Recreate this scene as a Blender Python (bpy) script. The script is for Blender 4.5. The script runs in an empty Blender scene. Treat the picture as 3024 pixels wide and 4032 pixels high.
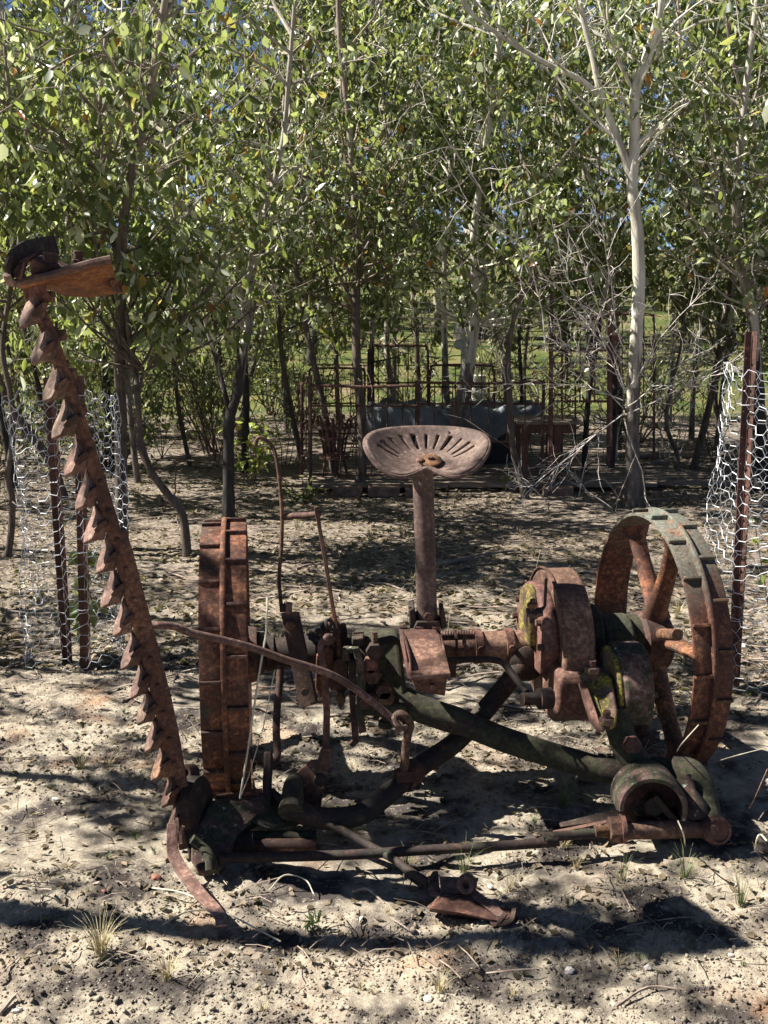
import bpy, bmesh, math, random
import numpy as np
from mathutils import Vector, Matrix
random.seed(7); RNG = np.random.default_rng(7)
scene = bpy.context.scene
COL = scene.collection
R = math.radians
PI = math.pi

# ------------------------------------------------------------------ camera
EYE = 1.55; PITCH = R(11.4); LENS = 2400/2212*36
cam_d = bpy.data.cameras.new('camera'); cam = bpy.data.objects.new('camera', cam_d)
COL.objects.link(cam); scene.camera = cam
cam_d.sensor_fit = 'VERTICAL'; cam_d.sensor_height = 36; cam_d.lens = LENS
cam_d.clip_start = 0.05; cam_d.clip_end = 2000
cam.location = (0, 0, EYE); cam.rotation_euler = (PI/2-PITCH, 0, 0)
# ------------------------------------------------------------------ light
SUN_EL = R(47)
world = bpy.data.worlds.new('World'); scene.world = world; world.use_nodes = True
wn = world.node_tree; wn.nodes.clear()
sky = wn.nodes.new('ShaderNodeTexSky'); sky.sky_type = 'NISHITA'; sky.sun_disc = False
sky.sun_elevation = SUN_EL; sky.sun_rotation = R(-84)
sky.air_density = .35; sky.dust_density = .1; sky.ozone_density = 2.0; sky.altitude = 500
bg = wn.nodes.new('ShaderNodeBackground'); bg.inputs[1].default_value = 0.05
wo = wn.nodes.new('ShaderNodeOutputWorld')
wn.links.new(sky.outputs[0], bg.inputs[0]); wn.links.new(bg.outputs[0], wo.inputs[0])
ld = bpy.data.lights.new('sun', 'SUN'); ld.energy = 5.0; ld.angle = R(0.5); ld.color = (1, .95, .87)
sun = bpy.data.objects.new('sun', ld); COL.objects.link(sun)
SDIR = Vector((math.cos(SUN_EL), -0.075, -math.sin(SUN_EL))).normalized()
sun.rotation_euler = SDIR.to_track_quat('-Z', 'Y').to_euler()
scene.view_settings.view_transform = 'Standard'; scene.view_settings.look = 'None'
scene.view_settings.exposure = 1.5; scene.view_settings.gamma = 1
scene.view_settings.use_curve_mapping = False

# ------------------------------------------------------------------ survey helper: a sight line from the photo's tripod meets a plane at distance Y
SIGHT = {'s': (0, 0, 1), 'd': (0, 0, .5486), 1: (0, 900, 2.2117), 2: (400, 2900, 1.8433), 3: (750, 1950, 1.7463),
         4: (1350, 1600, 1.7011), 5: (2000, 1900, 1.4746), 6: (1000, 2900, 1.3825), 7: (1100, 1200, 1.185),
         8: (2200, 2700, 2.0133), 9: (0, 1300, 1.475), 10: (2000, 1100, 1.6201), 11: (1500, 0, 1.0886), 12: (0, 0, 1.106)}
FS = 2400/.5486
def ray(k, x, y):
    ox, oy, s = SIGHT[k]; sx, sy = ox+x/s, oy+y/s
    u, v = (sx-1512)/FS, (2016-sy)/FS
    c, s_ = math.cos(PITCH), math.sin(PITCH)
    return Vector((u, c+v*s_, -s_+v*c))
def at(k, x, y, Y):
    d = ray(k, x, y); return Vector((d.x/d.y*Y, Y, EYE+d.z/d.y*Y))
def onground(k, x, y, z=0.0):
    d = ray(k, x, y); t = (EYE-z)/-d.z
    return Vector((d.x*t, d.y*t, z))
def pxm(px_src, Y, z=.5):                       # length in metres of a photo length at a distance
    return px_src/FS*(Y*math.cos(PITCH)+(EYE-z)*math.sin(PITCH))

# ------------------------------------------------------------------ value noise
_T = np.random.default_rng(3).random((256, 256))
def vn(x, y):
    xi = np.floor(x).astype(int); yi = np.floor(y).astype(int)
    fx = x-xi; fy = y-yi; fx = fx*fx*(3-2*fx); fy = fy*fy*(3-2*fy)
    a = _T[xi % 256, yi % 256]; b = _T[(xi+1) % 256, yi % 256]
    c = _T[xi % 256, (yi+1) % 256]; d = _T[(xi+1) % 256, (yi+1) % 256]
    return (a*(1-fx)+b*fx)*(1-fy)+(c*(1-fx)+d*fx)*fy
def sstep(a, b, x):
    t = np.clip((x-a)/(b-a), 0, 1); return t*t*(3-2*t)
def gz(x, y, fine=True):
    x = np.asarray(x, float); y = np.asarray(y, float)
    z = 0.03*(vn(x*1.3+5, y*1.3)-.5)
    z = z+0.075*np.clip(y-12.5, 0, None)*sstep(12.5, 20, y)
    z = z+0.05*np.exp(-(((x+.95)/.30)**2+((y-2.62)/.13)**2))          # mound by the runner
    z = z+0.022*np.exp(-(((x-.28)/.2)**2+((y-2.45)/.07)**2))
    if fine:
        near = 1-sstep(5, 9, y)
        rough = .35+.65*sstep(.38, .62, vn(x*1.7+40, y*1.7+11)+.35*sstep(2.75, 2.4, y)+.2*sstep(-.3, -.9, x))
        f = .014*(vn(x*7, y*7+3)-.5)+.007*(vn(x*24+9, y*24)-.5)
        c = vn(x*46+7, y*46); c2 = vn(x*85, y*85+31)
        f = f+.0065*np.maximum(c-.45, 0)*2*rough+.006*(c2-.5)*rough-.006*sstep(.66, .8, vn(x*33+70, y*33))*rough
        z = z+f*near
    return z
def gzp(x, y): return float(gz(np.array([x]), np.array([y]), False)[0])

# ------------------------------------------------------------------ materials
def newmat(name):
    m = bpy.data.materials.new(name); m.use_nodes = True
    n = m.node_tree; n.nodes.clear()
    out = n.nodes.new('ShaderNodeOutputMaterial'); b = n.nodes.new('ShaderNodeBsdfPrincipled')
    n.links.new(b.outputs[0], out.inputs[0])
    return m, n, b, out
def NZ(n, scale, detail=4, rough=.6, vec=None, kind='noise', dist=0):
    if kind == 'noise':
        t = n.nodes.new('ShaderNodeTexNoise'); t.inputs['Detail'].default_value = detail
        t.inputs['Roughness'].default_value = rough; t.inputs['Distortion'].default_value = dist
    else:
        t = n.nodes.new('ShaderNodeTexVoronoi')
    t.inputs['Scale'].default_value = scale
    if vec is not None: n.links.new(vec, t.inputs['Vector'])
    return t.outputs[0]
def RAMP(n, fac, stops):
    r = n.nodes.new('ShaderNodeValToRGB'); e = r.color_ramp.elements
    while len(e) < len(stops): e.new(.5)
    for i, (p, c) in enumerate(stops):
        e[i].position = p; e[i].color = (*c, 1) if len(c) == 3 else c
    n.links.new(fac, r.inputs[0]); return r.outputs[0]
def MIX(n, fac, a, b):
    m = n.nodes.new('ShaderNodeMix'); m.data_type = 'RGBA'
    for s, v in ((0, fac), (6, a), (7, b)):
        if isinstance(v, (int, float)): m.inputs[s].default_value = v
        elif isinstance(v, tuple): m.inputs[s].default_value = (*v, 1)
        else: n.links.new(v, m.inputs[s])
    return m.outputs[2]
def MATH(n, op, a, b=None, c=None):
    m = n.nodes.new('ShaderNodeMath'); m.operation = op
    for i, v in enumerate((a, b, c)):
        if v is None: continue
        if isinstance(v, (int, float)): m.inputs[i].default_value = v
        else: n.links.new(v, m.inputs[i])
    return m.outputs[0]
def STEP(n, fac, a, b):
    r = RAMP(n, fac, [(a, (0, 0, 0)), (b, (1, 1, 1))]); return r
def OBJC(n):
    return n.nodes.new('ShaderNodeTexCoord').outputs['Object']
def BUMP(n, b, h, strength=.5, dist=.004):
    bp = n.nodes.new('ShaderNodeBump'); bp.inputs['Strength'].default_value = strength
    bp.inputs['Distance'].default_value = dist
    n.links.new(h, bp.inputs['Height']); n.links.new(bp.outputs[0], b.inputs['Normal'])

def rust(name, dark, mid, light, moss=0.0, yellow=0.0, pale=0.0, rough=.8, metal=0.0, scale=1.0, top=None):
    m, n, b, out = newmat(name); v = OBJC(n)
    f1 = NZ(n, 9*scale, 8, .65, v); f2 = NZ(n, 70*scale, 5, .7, v)
    f = MATH(n, 'ADD', MATH(n, 'MULTIPLY', f1, .45), MATH(n, 'MULTIPLY', f2, .55))
    c = RAMP(n, f, [(.36, dark), (.5, mid), (.64, light)])
    mpz = n.nodes.new('ShaderNodeMapping'); mpz.inputs['Scale'].default_value = (1, 1, .12); n.links.new(v, mpz.inputs[0])
    c = MIX(n, MATH(n, 'MULTIPLY', STEP(n, NZ(n, 55*scale, 5, .7, mpz.outputs[0]), .55, .66), .5), c, dark)
    oi = n.nodes.new('ShaderNodeObjectInfo')
    hs = n.nodes.new('ShaderNodeHueSaturation'); n.links.new(c, hs.inputs['Color'])
    mr = n.nodes.new('ShaderNodeMapRange'); mr.inputs[3].default_value = .72; mr.inputs[4].default_value = 1.22; n.links.new(oi.outputs['Random'], mr.inputs[0]); n.links.new(mr.outputs[0], hs.inputs['Value'])
    mr2 = n.nodes.new('ShaderNodeMapRange'); mr2.inputs[3].default_value = .488; mr2.inputs[4].default_value = .514; n.links.new(MATH(n, 'FRACT', MATH(n, 'MULTIPLY', oi.outputs['Random'], 7.3)), mr2.inputs[0]); n.links.new(mr2.outputs[0], hs.inputs['Hue'])
    big = STEP(n, NZ(n, 3.5*scale, 6, .6, v), .44, .60)
    c = MIX(n, MATH(n, 'MULTIPLY', big, .55), hs.outputs[0], dark)
    c = MIX(n, MATH(n, 'MULTIPLY', STEP(n, NZ(n, 30*scale, 8, .75, v), .58, .64), .55), c, light)
    if moss:
        k = STEP(n, NZ(n, 14, 8, .7, v), .62-moss*.3, .70-moss*.3)
        mc = RAMP(n, NZ(n, 60, 6, .8, v), [(.34, (.010, .011, .008)), (.5, (.034, .034, .018)), (.66, (.075, .072, .034)), (.78, (.15, .15, .09))])
        c = MIX(n, k, c, mc)
    if yellow:
        k = STEP(n, NZ(n, 16, 10, .8, v, dist=.2), .68-yellow*.20, .76-yellow*.20)
        c = MIX(n, k, c, RAMP(n, NZ(n, 90, 3, .6, v), [(.36, (.06, .055, .02)), (.52, (.20, .16, .025)), (.66, (.42, .33, .03))]))
    if top:                                                     # grey crust grown on the weather side (upper part) of the wheel
        sp = n.nodes.new('ShaderNodeSeparateXYZ'); n.links.new(v, sp.inputs[0])
        mr = n.nodes.new('ShaderNodeMapRange'); mr.inputs[1].default_value = top[0]; mr.inputs[2].default_value = top[1]
        n.links.new(sp.outputs[2], mr.inputs[0])
        kk = MATH(n, 'MULTIPLY', mr.outputs[0], STEP(n, NZ(n, 22, 8, .75, v), .36, .5))
        c = MIX(n, kk, c, RAMP(n, NZ(n, 120, 4, .7, v), [(.35, (.045, .055, .042)), (.65, (.19, .21, .165))]))
    if pale:
        k = STEP(n, NZ(n, 48, 8, .75, v), .74-pale*.14, .77-pale*.14)
        c = MIX(n, k, c, (.36, .39, .33))
    n.links.new(c, b.inputs['Base Color'])
    b.inputs['Roughness'].default_value = rough; b.inputs['Metallic'].default_value = metal
    h = MATH(n, 'ADD', MATH(n, 'MULTIPLY', NZ(n, 160, 3, .6, v), .5), MATH(n, 'MULTIPLY', f1, .9))
    BUMP(n, b, h, .7, .0011)
    return m
M = {}
M['rust'] = rust('rust', (0.018, 0.009, 0.006), (0.076, 0.035, 0.023), (0.250, 0.122, 0.077), pale=.1)
M['rust_red'] = rust('rust_red', (0.024, 0.010, 0.007), (0.083, 0.035, 0.021), (0.248, 0.119, 0.070))
M['rust_orange'] = rust('rust_orange', (0.024, 0.010, 0.006), (0.106, 0.042, 0.020), (0.397, 0.175, 0.072), moss=.1, pale=.05)
M['orange_plate'] = rust('orange_plate', (0.072, 0.022, 0.010), (0.189, 0.061, 0.021), (0.423, 0.180, 0.060), yellow=.2)
M['rust_pink'] = rust('rust_pink', (0.048, 0.024, 0.016), (0.140, 0.078, 0.055), (0.368, 0.237, 0.180), pale=.1)
M['seat_rust'] = rust('seat_rust', (0.044, 0.024, 0.018), (0.101, 0.061, 0.049), (0.239, 0.162, 0.130), pale=.1)
M['rust_case'] = rust('rust_case', (0.040, 0.018, 0.013), (0.126, 0.060, 0.041), (0.359, 0.199, 0.140), yellow=.05, pale=.3)
M['rust_dark'] = rust('rust_dark', (0.008, 0.006, 0.005), (0.030, 0.017, 0.012), (0.110, 0.055, 0.035), moss=.25)
M['moss'] = rust('mossy_iron', (0.013, 0.009, 0.007), (0.038, 0.027, 0.020), (0.110, 0.076, 0.054), moss=.72, yellow=.22, pale=.4, rough=.95)
M['lichen'] = rust('lichen_iron', (0.040, 0.022, 0.016), (0.122, 0.073, 0.055), (0.294, 0.182, 0.144), moss=.35, yellow=1.02, pale=.6, rough=.95)
M['lichen_grey'] = rust('grey_lichen_iron', (0.036, 0.019, 0.014), (0.101, 0.058, 0.046), (0.250, 0.160, 0.128), moss=.55, yellow=.25, pale=.9, rough=.95)
M['wheel_lichen'] = rust('lichened_wheel_iron', (0.024, 0.010, 0.006), (0.106, 0.042, 0.020), (0.397, 0.175, 0.072), moss=.1, pale=.3, top=(.62, .86))
M['post_rust'] = rust('post_rust', (0.032, 0.013, 0.009), (0.101, 0.042, 0.030), (0.265, 0.122, 0.088))
M['bed_rust'] = rust('bed_rust', (0.024, 0.013, 0.010), (0.092, 0.042, 0.031), (0.280, 0.137, 0.096))

def simple(name, c1, c2, scale=20, rough=.8, bump=.3, detail=6, stretch=None, spec=None):
    m, n, b, out = newmat(name); v = OBJC(n)
    if stretch:
        mp = n.nodes.new('ShaderNodeMapping'); mp.inputs['Scale'].default_value = stretch
        n.links.new(v, mp.inputs[0]); v = mp.outputs[0]
    f = NZ(n, scale, detail, .65, v)
    n.links.new(RAMP(n, f, [(.35, c1), (.65, c2)]), b.inputs['Base Color'])
    b.inputs['Roughness'].default_value = rough
    if spec is not None: b.inputs['Specular IOR Level'].default_value = spec
    BUMP(n, b, f, bump, .0015)
    return m
M['wire'] = simple('galvanised_wire', (.34, .36, .38), (.66, .68, .70), 30, .45, .1)
M['wire'].node_tree.nodes['Principled BSDF'].inputs['Metallic'].default_value = .35
M['wire_dull'] = simple('dull_galvanised_wire', (.32, .34, .36), (.60, .62, .64), 30, .5, .1)
M['galv'] = simple('galvanised_pole', (.40, .44, .46), (.55, .60, .62), 12, .5, .1)
M['tarp'] = simple('grey_tarpaulin', (.07, .08, .09), (.17, .185, .20), 5, .7, .2)
M['tub'] = simple('black_plastic', (.008, .008, .009), (.02, .02, .022), 8, .5, .1)
M['wood'] = simple('weathered_wood', (.10, .075, .055), (.27, .21, .165), 14, .85, .6, stretch=(1, 8, 8))
M['wood_red'] = simple('brown_timber', (.06, .032, .022), (.15, .08, .055), 14, .85, .5, stretch=(8, 8, 1))
M['brick'] = simple('old_brick', (.10, .055, .04), (.24, .16, .12), 22, .9, .5)
M['twig_white'] = simple('bleached_twig', (.34, .30, .27), (.62, .57, .52), 30, .8, .3)
M['twig'] = simple('brown_twig', (.05, .035, .025), (.15, .10, .07), 30, .85, .3)
M['grass_dry'] = simple('dry_grass', (.30, .25, .12), (.58, .50, .30), 30, .7, .1)
M['grass_green'] = simple('green_grass', (.07, .10, .03), (.20, .22, .08), 30, .6, .1)
M['stick'] = simple('fallen_wood', (.14, .10, .075), (.38, .31, .25), 30, .9, .4)
M['stone'] = simple('quartz_stone', (.40, .36, .32), (.65, .62, .58), 25, .8, .4)
M['stone_red'] = simple('red_stone', (.16, .06, .04), (.28, .12, .08), 25, .8, .4)
M['cord'] = simple('frayed_cord', (.40, .36, .26), (.60, .55, .42), 60, .8, .3)
M['iron_paint'] = rust('flaked_iron', (.08, .035, .025), (.18, .075, .05), (.26, .13, .09), pale=.1)

def bark(name, white_from, white_to, pale1, pale2, dark1, dark2):
    m, n, b, out = newmat(name)
    g = n.nodes.new('ShaderNodeNewGeometry'); sx = n.nodes.new('ShaderNodeSeparateXYZ')
    n.links.new(g.outputs['Position'], sx.inputs[0]); v = g.outputs['Position']
    mp = n.nodes.new('ShaderNodeMapping'); mp.inputs['Scale'].default_value = (6, 6, 1.3)
    n.links.new(v, mp.inputs[0]); pv = mp.outputs[0]
    pn = NZ(n, 2.6, 5, .7, pv, dist=.6)
    h = MATH(n, 'ADD', sx.outputs[2], MATH(n, 'MULTIPLY', MATH(n, 'SUBTRACT', pn, .5), 2.4))
    k = n.nodes.new('ShaderNodeMapRange'); k.inputs[1].default_value = white_from; k.inputs[2].default_value = white_to
    n.links.new(h, k.inputs[0])
    pale = RAMP(n, NZ(n, 1.6, 6, .7, pv), [(.38, pale1), (.6, pale2)])
    dk = RAMP(n, NZ(n, 6, 8, .7, pv), [(.38, dark1), (.62, dark2)])
    n.links.new(MIX(n, k.outputs[0], dk, pale), b.inputs['Base Color'])
    b.inputs['Roughness'].default_value = .8
    BUMP(n, b, MATH(n, 'ADD', NZ(n, 9, 6, .7, pv), pn), .7, .008)
    return m
M['bark_white'] = bark('white_gum_bark', .9, 1.05, (.34, .31, .25), (.64, .61, .52), (.055, .045, .038), (.17, .145, .12))
M['bark_mixed'] = bark('patchy_gum_bark', 1.0, 1.25, (.22, .19, .15), (.44, .40, .34), (.008, .007, .007), (.04, .033, .028))
M['bark_brown'] = bark('brown_sapling_bark', 1.6, 2.6, (.16, .12, .09), (.32, .27, .22), (.035, .026, .02), (.14, .105, .08))

def leafmat(name, stops, trans=.44, rough=.30):
    m, n, b, out = newmat(name)
    a = n.nodes.new('ShaderNodeAttribute'); a.attribute_name = 'tint'
    c = RAMP(n, a.outputs['Fac'], stops)
    c2 = MIX(n, MATH(n, 'MULTIPLY', NZ(n, 40, 3, .6, OBJC(n)), .35), c, (.05, .07, .03))
    n.links.new(c2, b.inputs['Base Color']); b.inputs['Roughness'].default_value = rough
    b.inputs['Specular IOR Level'].default_value = .42
    t = n.nodes.new('ShaderNodeBsdfTranslucent')
    tc = MIX(n, .5, c, (.62, .72, .15)); n.links.new(tc, t.inputs[0])
    ms = n.nodes.new('ShaderNodeMixShader'); ms.inputs[0].default_value = trans
    n.links.new(b.outputs[0], ms.inputs[1]); n.links.new(t.outputs[0], ms.inputs[2])
    n.links.new(ms.outputs[0], out.inputs[0])
    return m
LEAF_STOPS = [(0, (.018, .035, .016)), (.46, (.045, .075, .04)), (.6, (.13, .18, .085)), (.76, (.44, .49, .31)), (.92, (.78, .80, .66)),
              (.97, (.30, .28, .06)), (1, (.42, .13, .04))]  # palest and darkest stops put sun glints and deep shade into leaf colour
M['leaf'] = leafmat('gum_leaf', LEAF_STOPS)
M['leaf_warm'] = leafmat('painted_sunlit_gum_leaf', [(0, (.07, .11, .03)), (.35, (.13, .19, .05)), (.7, (.34, .40, .12)), (.93, (.52, .52, .14)), (1, (.55, .24, .04))], .5)  # brighter, yellower copy: the backlit sun is put into the leaf colour
M['leaf_back'] = leafmat('painted_shade_gum_leaf', [(0, (.012, .022, .012)), (.5, (.03, .05, .024)), (.72, (.09, .12, .055)), (.9, (.34, .37, .22)), (.985, (.5, .5, .35)), (1, (.3, .12, .05))], .3)  # darker copy for rear foliage: canopy shade put into the leaf colour
M['leaf_far'] = leafmat('far_gum_leaf', [(0, (.015, .025, .012)), (.6, (.03, .045, .02)), (1, (.07, .09, .045))], .15)
M['litter'] = leafmat('dry_leaf', [(0, (.07, .045, .03)), (.5, (.20, .14, .09)), (.85, (.38, .30, .22)), (1, (.55, .50, .42))], .1, .7)
M['weed'] = leafmat('weed_leaf', [(0, (.07, .12, .05)), (1, (.16, .22, .11))], .3)

def groundmat():
    m, n, b, out = newmat('sandy_earth'); g = n.nodes.new('ShaderNodeNewGeometry'); v = g.outputs['Position']
    sx = n.nodes.new('ShaderNodeSeparateXYZ'); n.links.new(v, sx.inputs[0])
    big = NZ(n, 1.6, 6, .6, v); med = NZ(n, 14, 8, .7, v); fin = NZ(n, 120, 5, .7, v)
    c = RAMP(n, big, [(.36, (.27, .225, .17)), (.5, (.38, .325, .245)), (.64, (.39, .285, .205))])
    grey = RAMP(n, MATH(n, 'ADD', MATH(n, 'MULTIPLY', med, .5), MATH(n, 'MULTIPLY', NZ(n, 45, 6, .75, v), .5)), [(.36, (.17, .145, .115)), (.47, (.31, .27, .21)), (.63, (.56, .51, .40))])
    c = MIX(n, .55, c, grey)
    c = MIX(n, STEP(n, fin, .36, .52), MIX(n, .45, c, (.10, .085, .072)), c)
    # dark crumbs and pale crust
    vo = NZ(n, 75, vec=v, kind='v')
    c = MIX(n, MATH(n, 'MULTIPLY', STEP(n, vo, .16, .10), STEP(n, NZ(n, 5, 4, .6, v), .46, .6)), c, (.06, .05, .045))
    c = MIX(n, MATH(n, 'MULTIPLY', STEP(n, NZ(n, 38, 6, .75, v), .58, .66), .45), c, (.62, .58, .48))
    # red stain
    c = MIX(n, MATH(n, 'MULTIPLY', STEP(n, NZ(n, 3.3, 5, .6, v), .58, .7), .45), c, (.45, .25, .13))
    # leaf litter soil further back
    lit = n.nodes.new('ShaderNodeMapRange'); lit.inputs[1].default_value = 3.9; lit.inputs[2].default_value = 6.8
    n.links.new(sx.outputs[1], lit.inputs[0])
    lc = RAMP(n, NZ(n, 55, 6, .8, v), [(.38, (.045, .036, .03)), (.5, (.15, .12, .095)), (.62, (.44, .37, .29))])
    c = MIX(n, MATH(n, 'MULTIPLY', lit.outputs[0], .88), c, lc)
    # lawn on the slope
    gy = MATH(n, 'ADD', sx.outputs[1], MATH(n, 'MULTIPLY', NZ(n, .8, 4, .6, v), 5))
    ln = n.nodes.new('ShaderNodeMapRange'); ln.inputs[1].default_value = 15.3; ln.inputs[2].default_value = 16.8
    n.links.new(gy, ln.inputs[0])
    gc = RAMP(n, NZ(n, 1.1, 6, .75, v), [(.34, (.20, .15, .09)), (.48, (.11, .115, .035)), (.62, (.04, .07, .015))])
    c = MIX(n, ln.outputs[0], c, gc)
    n.links.new(c, b.inputs['Base Color']); b.inputs['Roughness'].default_value = .95
    b.inputs['Specular IOR Level'].default_value = .15
    h = MATH(n, 'ADD', MATH(n, 'MULTIPLY', NZ(n, 55, 8, .75, v), 1.0), MATH(n, 'MULTIPLY', fin, .5))
    BUMP(n, b, h, .9, .007)
    return m
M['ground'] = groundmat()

# ------------------------------------------------------------------ mesh helpers
def fast_mesh(name, verts, faces, k, tint=None, smooth=False):
    me = bpy.data.meshes.new(name); nv, nf = len(verts), len(faces)
    me.vertices.add(nv); me.vertices.foreach_set('co', np.asarray(verts, np.float32).ravel())
    me.loops.add(nf*k); me.loops.foreach_set('vertex_index', np.asarray(faces, np.int32).ravel())
    me.polygons.add(nf); me.polygons.foreach_set('loop_start', np.arange(0, nf*k, k, dtype=np.int32))
    me.polygons.foreach_set('loop_total', np.full(nf, k, np.int32))
    if smooth: me.polygons.foreach_set('use_smooth', np.ones(nf, bool))
    me.update(calc_edges=True)
    if tint is not None:
        a = me.attributes.new('tint', 'FLOAT', 'POINT'); a.data.foreach_set('value', np.asarray(tint, np.float32))
    return me

class MB:
    """collects tubes, boxes, plates and turned shapes, then links them as one mesh object"""
    def __init__(s): s.v = []; s.f = []
    def add(s, vs, fs):
        o = len(s.v); s.v += [tuple(v) for v in vs]; s.f += [tuple(i+o for i in f) for f in fs]; return s
    def tube(s, pts, rad, n=10, cap=True, flat=1.0, wob=0):
        pts = [Vector(p) for p in pts]; N = len(pts)
        if not hasattr(rad, '__len__'): rad = [rad]*N
        if len(rad) == 2 and N > 2: rad = [rad[0]+(rad[1]-rad[0])*i/(N-1) for i in range(N)]
        t0 = (pts[1]-pts[0]).normalized()
        up = Vector((0, 0, 1)) if abs(t0.z) < .9 else Vector((0, 1, 0))
        a = t0.cross(up).normalized(); vs = []; fs = []
        for i in range(N):
            t = (pts[min(i+1, N-1)]-pts[max(i-1, 0)])
            t = t.normalized() if t.length > 1e-9 else t0
            a = (a-t*a.dot(t)); a = a.normalized() if a.length > 1e-6 else t.orthogonal().normalized()
            b = t.cross(a)
            for j in range(n):
                an = 2*PI*j/n; r = rad[i]*(1+(random.uniform(-wob, wob) if wob else 0))
                vs.append(pts[i]+a*math.cos(an)*r+b*math.sin(an)*r*flat)
        for i in range(N-1):
            for j in range(n):
                k = (j+1) % n; fs.append((i*n+j, i*n+k, (i+1)*n+k, (i+1)*n+j))
        if cap: fs.append(tuple(range(n-1, -1, -1))); fs.append(tuple((N-1)*n+j for j in range(n)))
        return s.add(vs, fs)
    def box(s, c, size, rot=None):
        c = Vector(c); rot = rot or Matrix.Identity(3); vs = []
        for x in (-.5, .5):
            for y in (-.5, .5):
                for z in (-.5, .5): vs.append(c+rot@Vector((x*size[0], y*size[1], z*size[2])))
        return s.add(vs, [(0, 1, 3, 2), (4, 6, 7, 5), (0, 4, 5, 1), (2, 3, 7, 6), (0, 2, 6, 4), (1, 5, 7, 3)])
    def bar(s, a, b, w, t, up=(0, 0, 1)):                       # rectangular bar between two points
        a, b = Vector(a), Vector(b); d = (b-a).normalized(); u = Vector(up); x = d.cross(u).normalized(); y = x.cross(d)
        m = Matrix((x, d, y)).transposed()
        return s.box((a+b)/2, (w, (b-a).length, t), m)
    def strip(s, pts, w, t, side=(1, 0, 0)):                    # bent flat strap: width along 'side'
        pts = [Vector(p) for p in pts]; sd = Vector(side).normalized(); vs = []; N = len(pts)
        for i, p in enumerate(pts):
            tg = (pts[min(i+1, N-1)]-pts[max(i-1, 0)]).normalized(); sx = (sd-tg*sd.dot(tg)).normalized(); nn = tg.cross(sx)
            ww = w[i] if hasattr(w, '__len__') else w
            vs += [p+sx*ww/2+nn*t/2, p-sx*ww/2+nn*t/2, p-sx*ww/2-nn*t/2, p+sx*ww/2-nn*t/2]
        fs = [(0, 1, 2, 3), tuple((N-1)*4+k for k in (3, 2, 1, 0))]
        for i in range(N-1):
            for j in range(4): k = (j+1) % 4; fs.append((i*4+k, i*4+j, (i+1)*4+j, (i+1)*4+k))
        return s.add(vs, fs)
    def slab(s, front, back_off):                               # polygon extruded by an offset vector
        n = len(front); f = [Vector(p) for p in front]; o = Vector(back_off)
        vs = f+[p+o for p in f]
        fs = [tuple(range(n)), tuple(range(2*n-1, n-1, -1))]+[((i+1) % n, i, i+n, (i+1) % n+n) for i in range(n)]
        return s.add(vs, fs)
    def lathe(s, c, axis, prof, n=32, closed=False, arc=2*PI, ref=None):  # prof: (along, radius)
        c = Vector(c); a = Vector(axis).normalized()
        u = (Vector(ref)-a*Vector(ref).dot(a)).normalized() if ref else a.orthogonal().normalized()
        w = a.cross(u); vs = []; full = abs(arc-2*PI) < 1e-6; cnt = n if full else n+1
        for i in range(cnt):
            an = arc*i/n; d = u*math.cos(an)+w*math.sin(an)
            for (h, r) in prof: vs.append(c+a*h+d*r)
        m = len(prof); fs = []
        for i in range(n):
            k = (i+1) % cnt
            for j in range(m if closed else m-1):
                l = (j+1) % m; fs.append((i*m+j, k*m+j, k*m+l, i*m+l))
        if not full and closed: fs.append(tuple(range(m-1, -1, -1))); fs.append(tuple(n*m+j for j in range(m)))
        return s.add(vs, fs)
    def nut(s, c, axis, r, h): 
        c = Vector(c); a = Vector(axis).normalized(); return s.tube([c-a*h/2, c+a*h/2], r, 6)
    def build(s, name, mat, parent=None, bevel=0, seg=2, angle=35, subsurf=0):
        me = bpy.data.meshes.new(name); me.from_pydata(s.v, [], s.f)
        bm = bmesh.new(); bm.from_mesh(me); bmesh.ops.remove_doubles(bm, verts=bm.verts, dist=1e-5)
        bmesh.ops.recalc_face_normals(bm, faces=bm.faces); bm.to_mesh(me); bm.free()
        for p in me.polygons: p.use_smooth = True
        me.set_sharp_from_angle(angle=R(angle))
        me.materials.append(mat)
        o = link(name, me, parent)
        if bevel:
            md = o.modifiers.new('bevel', 'BEVEL'); md.width = bevel; md.segments = seg; md.limit_method = 'ANGLE'; md.angle_limit = R(40)
        return o
WLOC = {}
def link(name, me, parent=None):
    o = bpy.data.objects.new(name, me); COL.objects.link(o)
    if parent is not None: 
        o.parent = parent; w = WLOC.get(parent.name, Vector((0, 0, 0))); o.matrix_parent_inverse = Matrix.Translation(-w)
    return o
def tag(o, label=None, cat=None, group=None, kind=None):
    if label: o['label'] = label
    if cat: o['category'] = cat
    if group: o['group'] = group
    if kind: o['kind'] = kind
    return o
def thing(name, loc, label, cat, group=None):
    o = bpy.data.objects.new(name, None); COL.objects.link(o); o.location = loc; o.empty_display_size = .1
    WLOC[o.name] = Vector(loc)
    return tag(o, label, cat, group)
def center_thing(o, base):                                      # single mesh thing built in world space: origin moved to its base
    b = Vector(base); o.data.transform(Matrix.Translation(-b)); o.location = b; return o
def smooth_path(pts, n=6):
    pts = [Vector(p) for p in pts]; P = [pts[0]*2-pts[1]]+pts+[pts[-1]*2-pts[-2]]; out = []
    for i in range(1, len(P)-2):
        for k in range(n):
            t = k/n; a, b, c, d = P[i-1], P[i], P[i+1], P[i+2]
            out.append(.5*((2*b)+(c-a)*t+(2*a-5*b+4*c-d)*t*t+(3*b-a-3*c+d)*t**3))
    out.append(pts[-1]); return out

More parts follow.
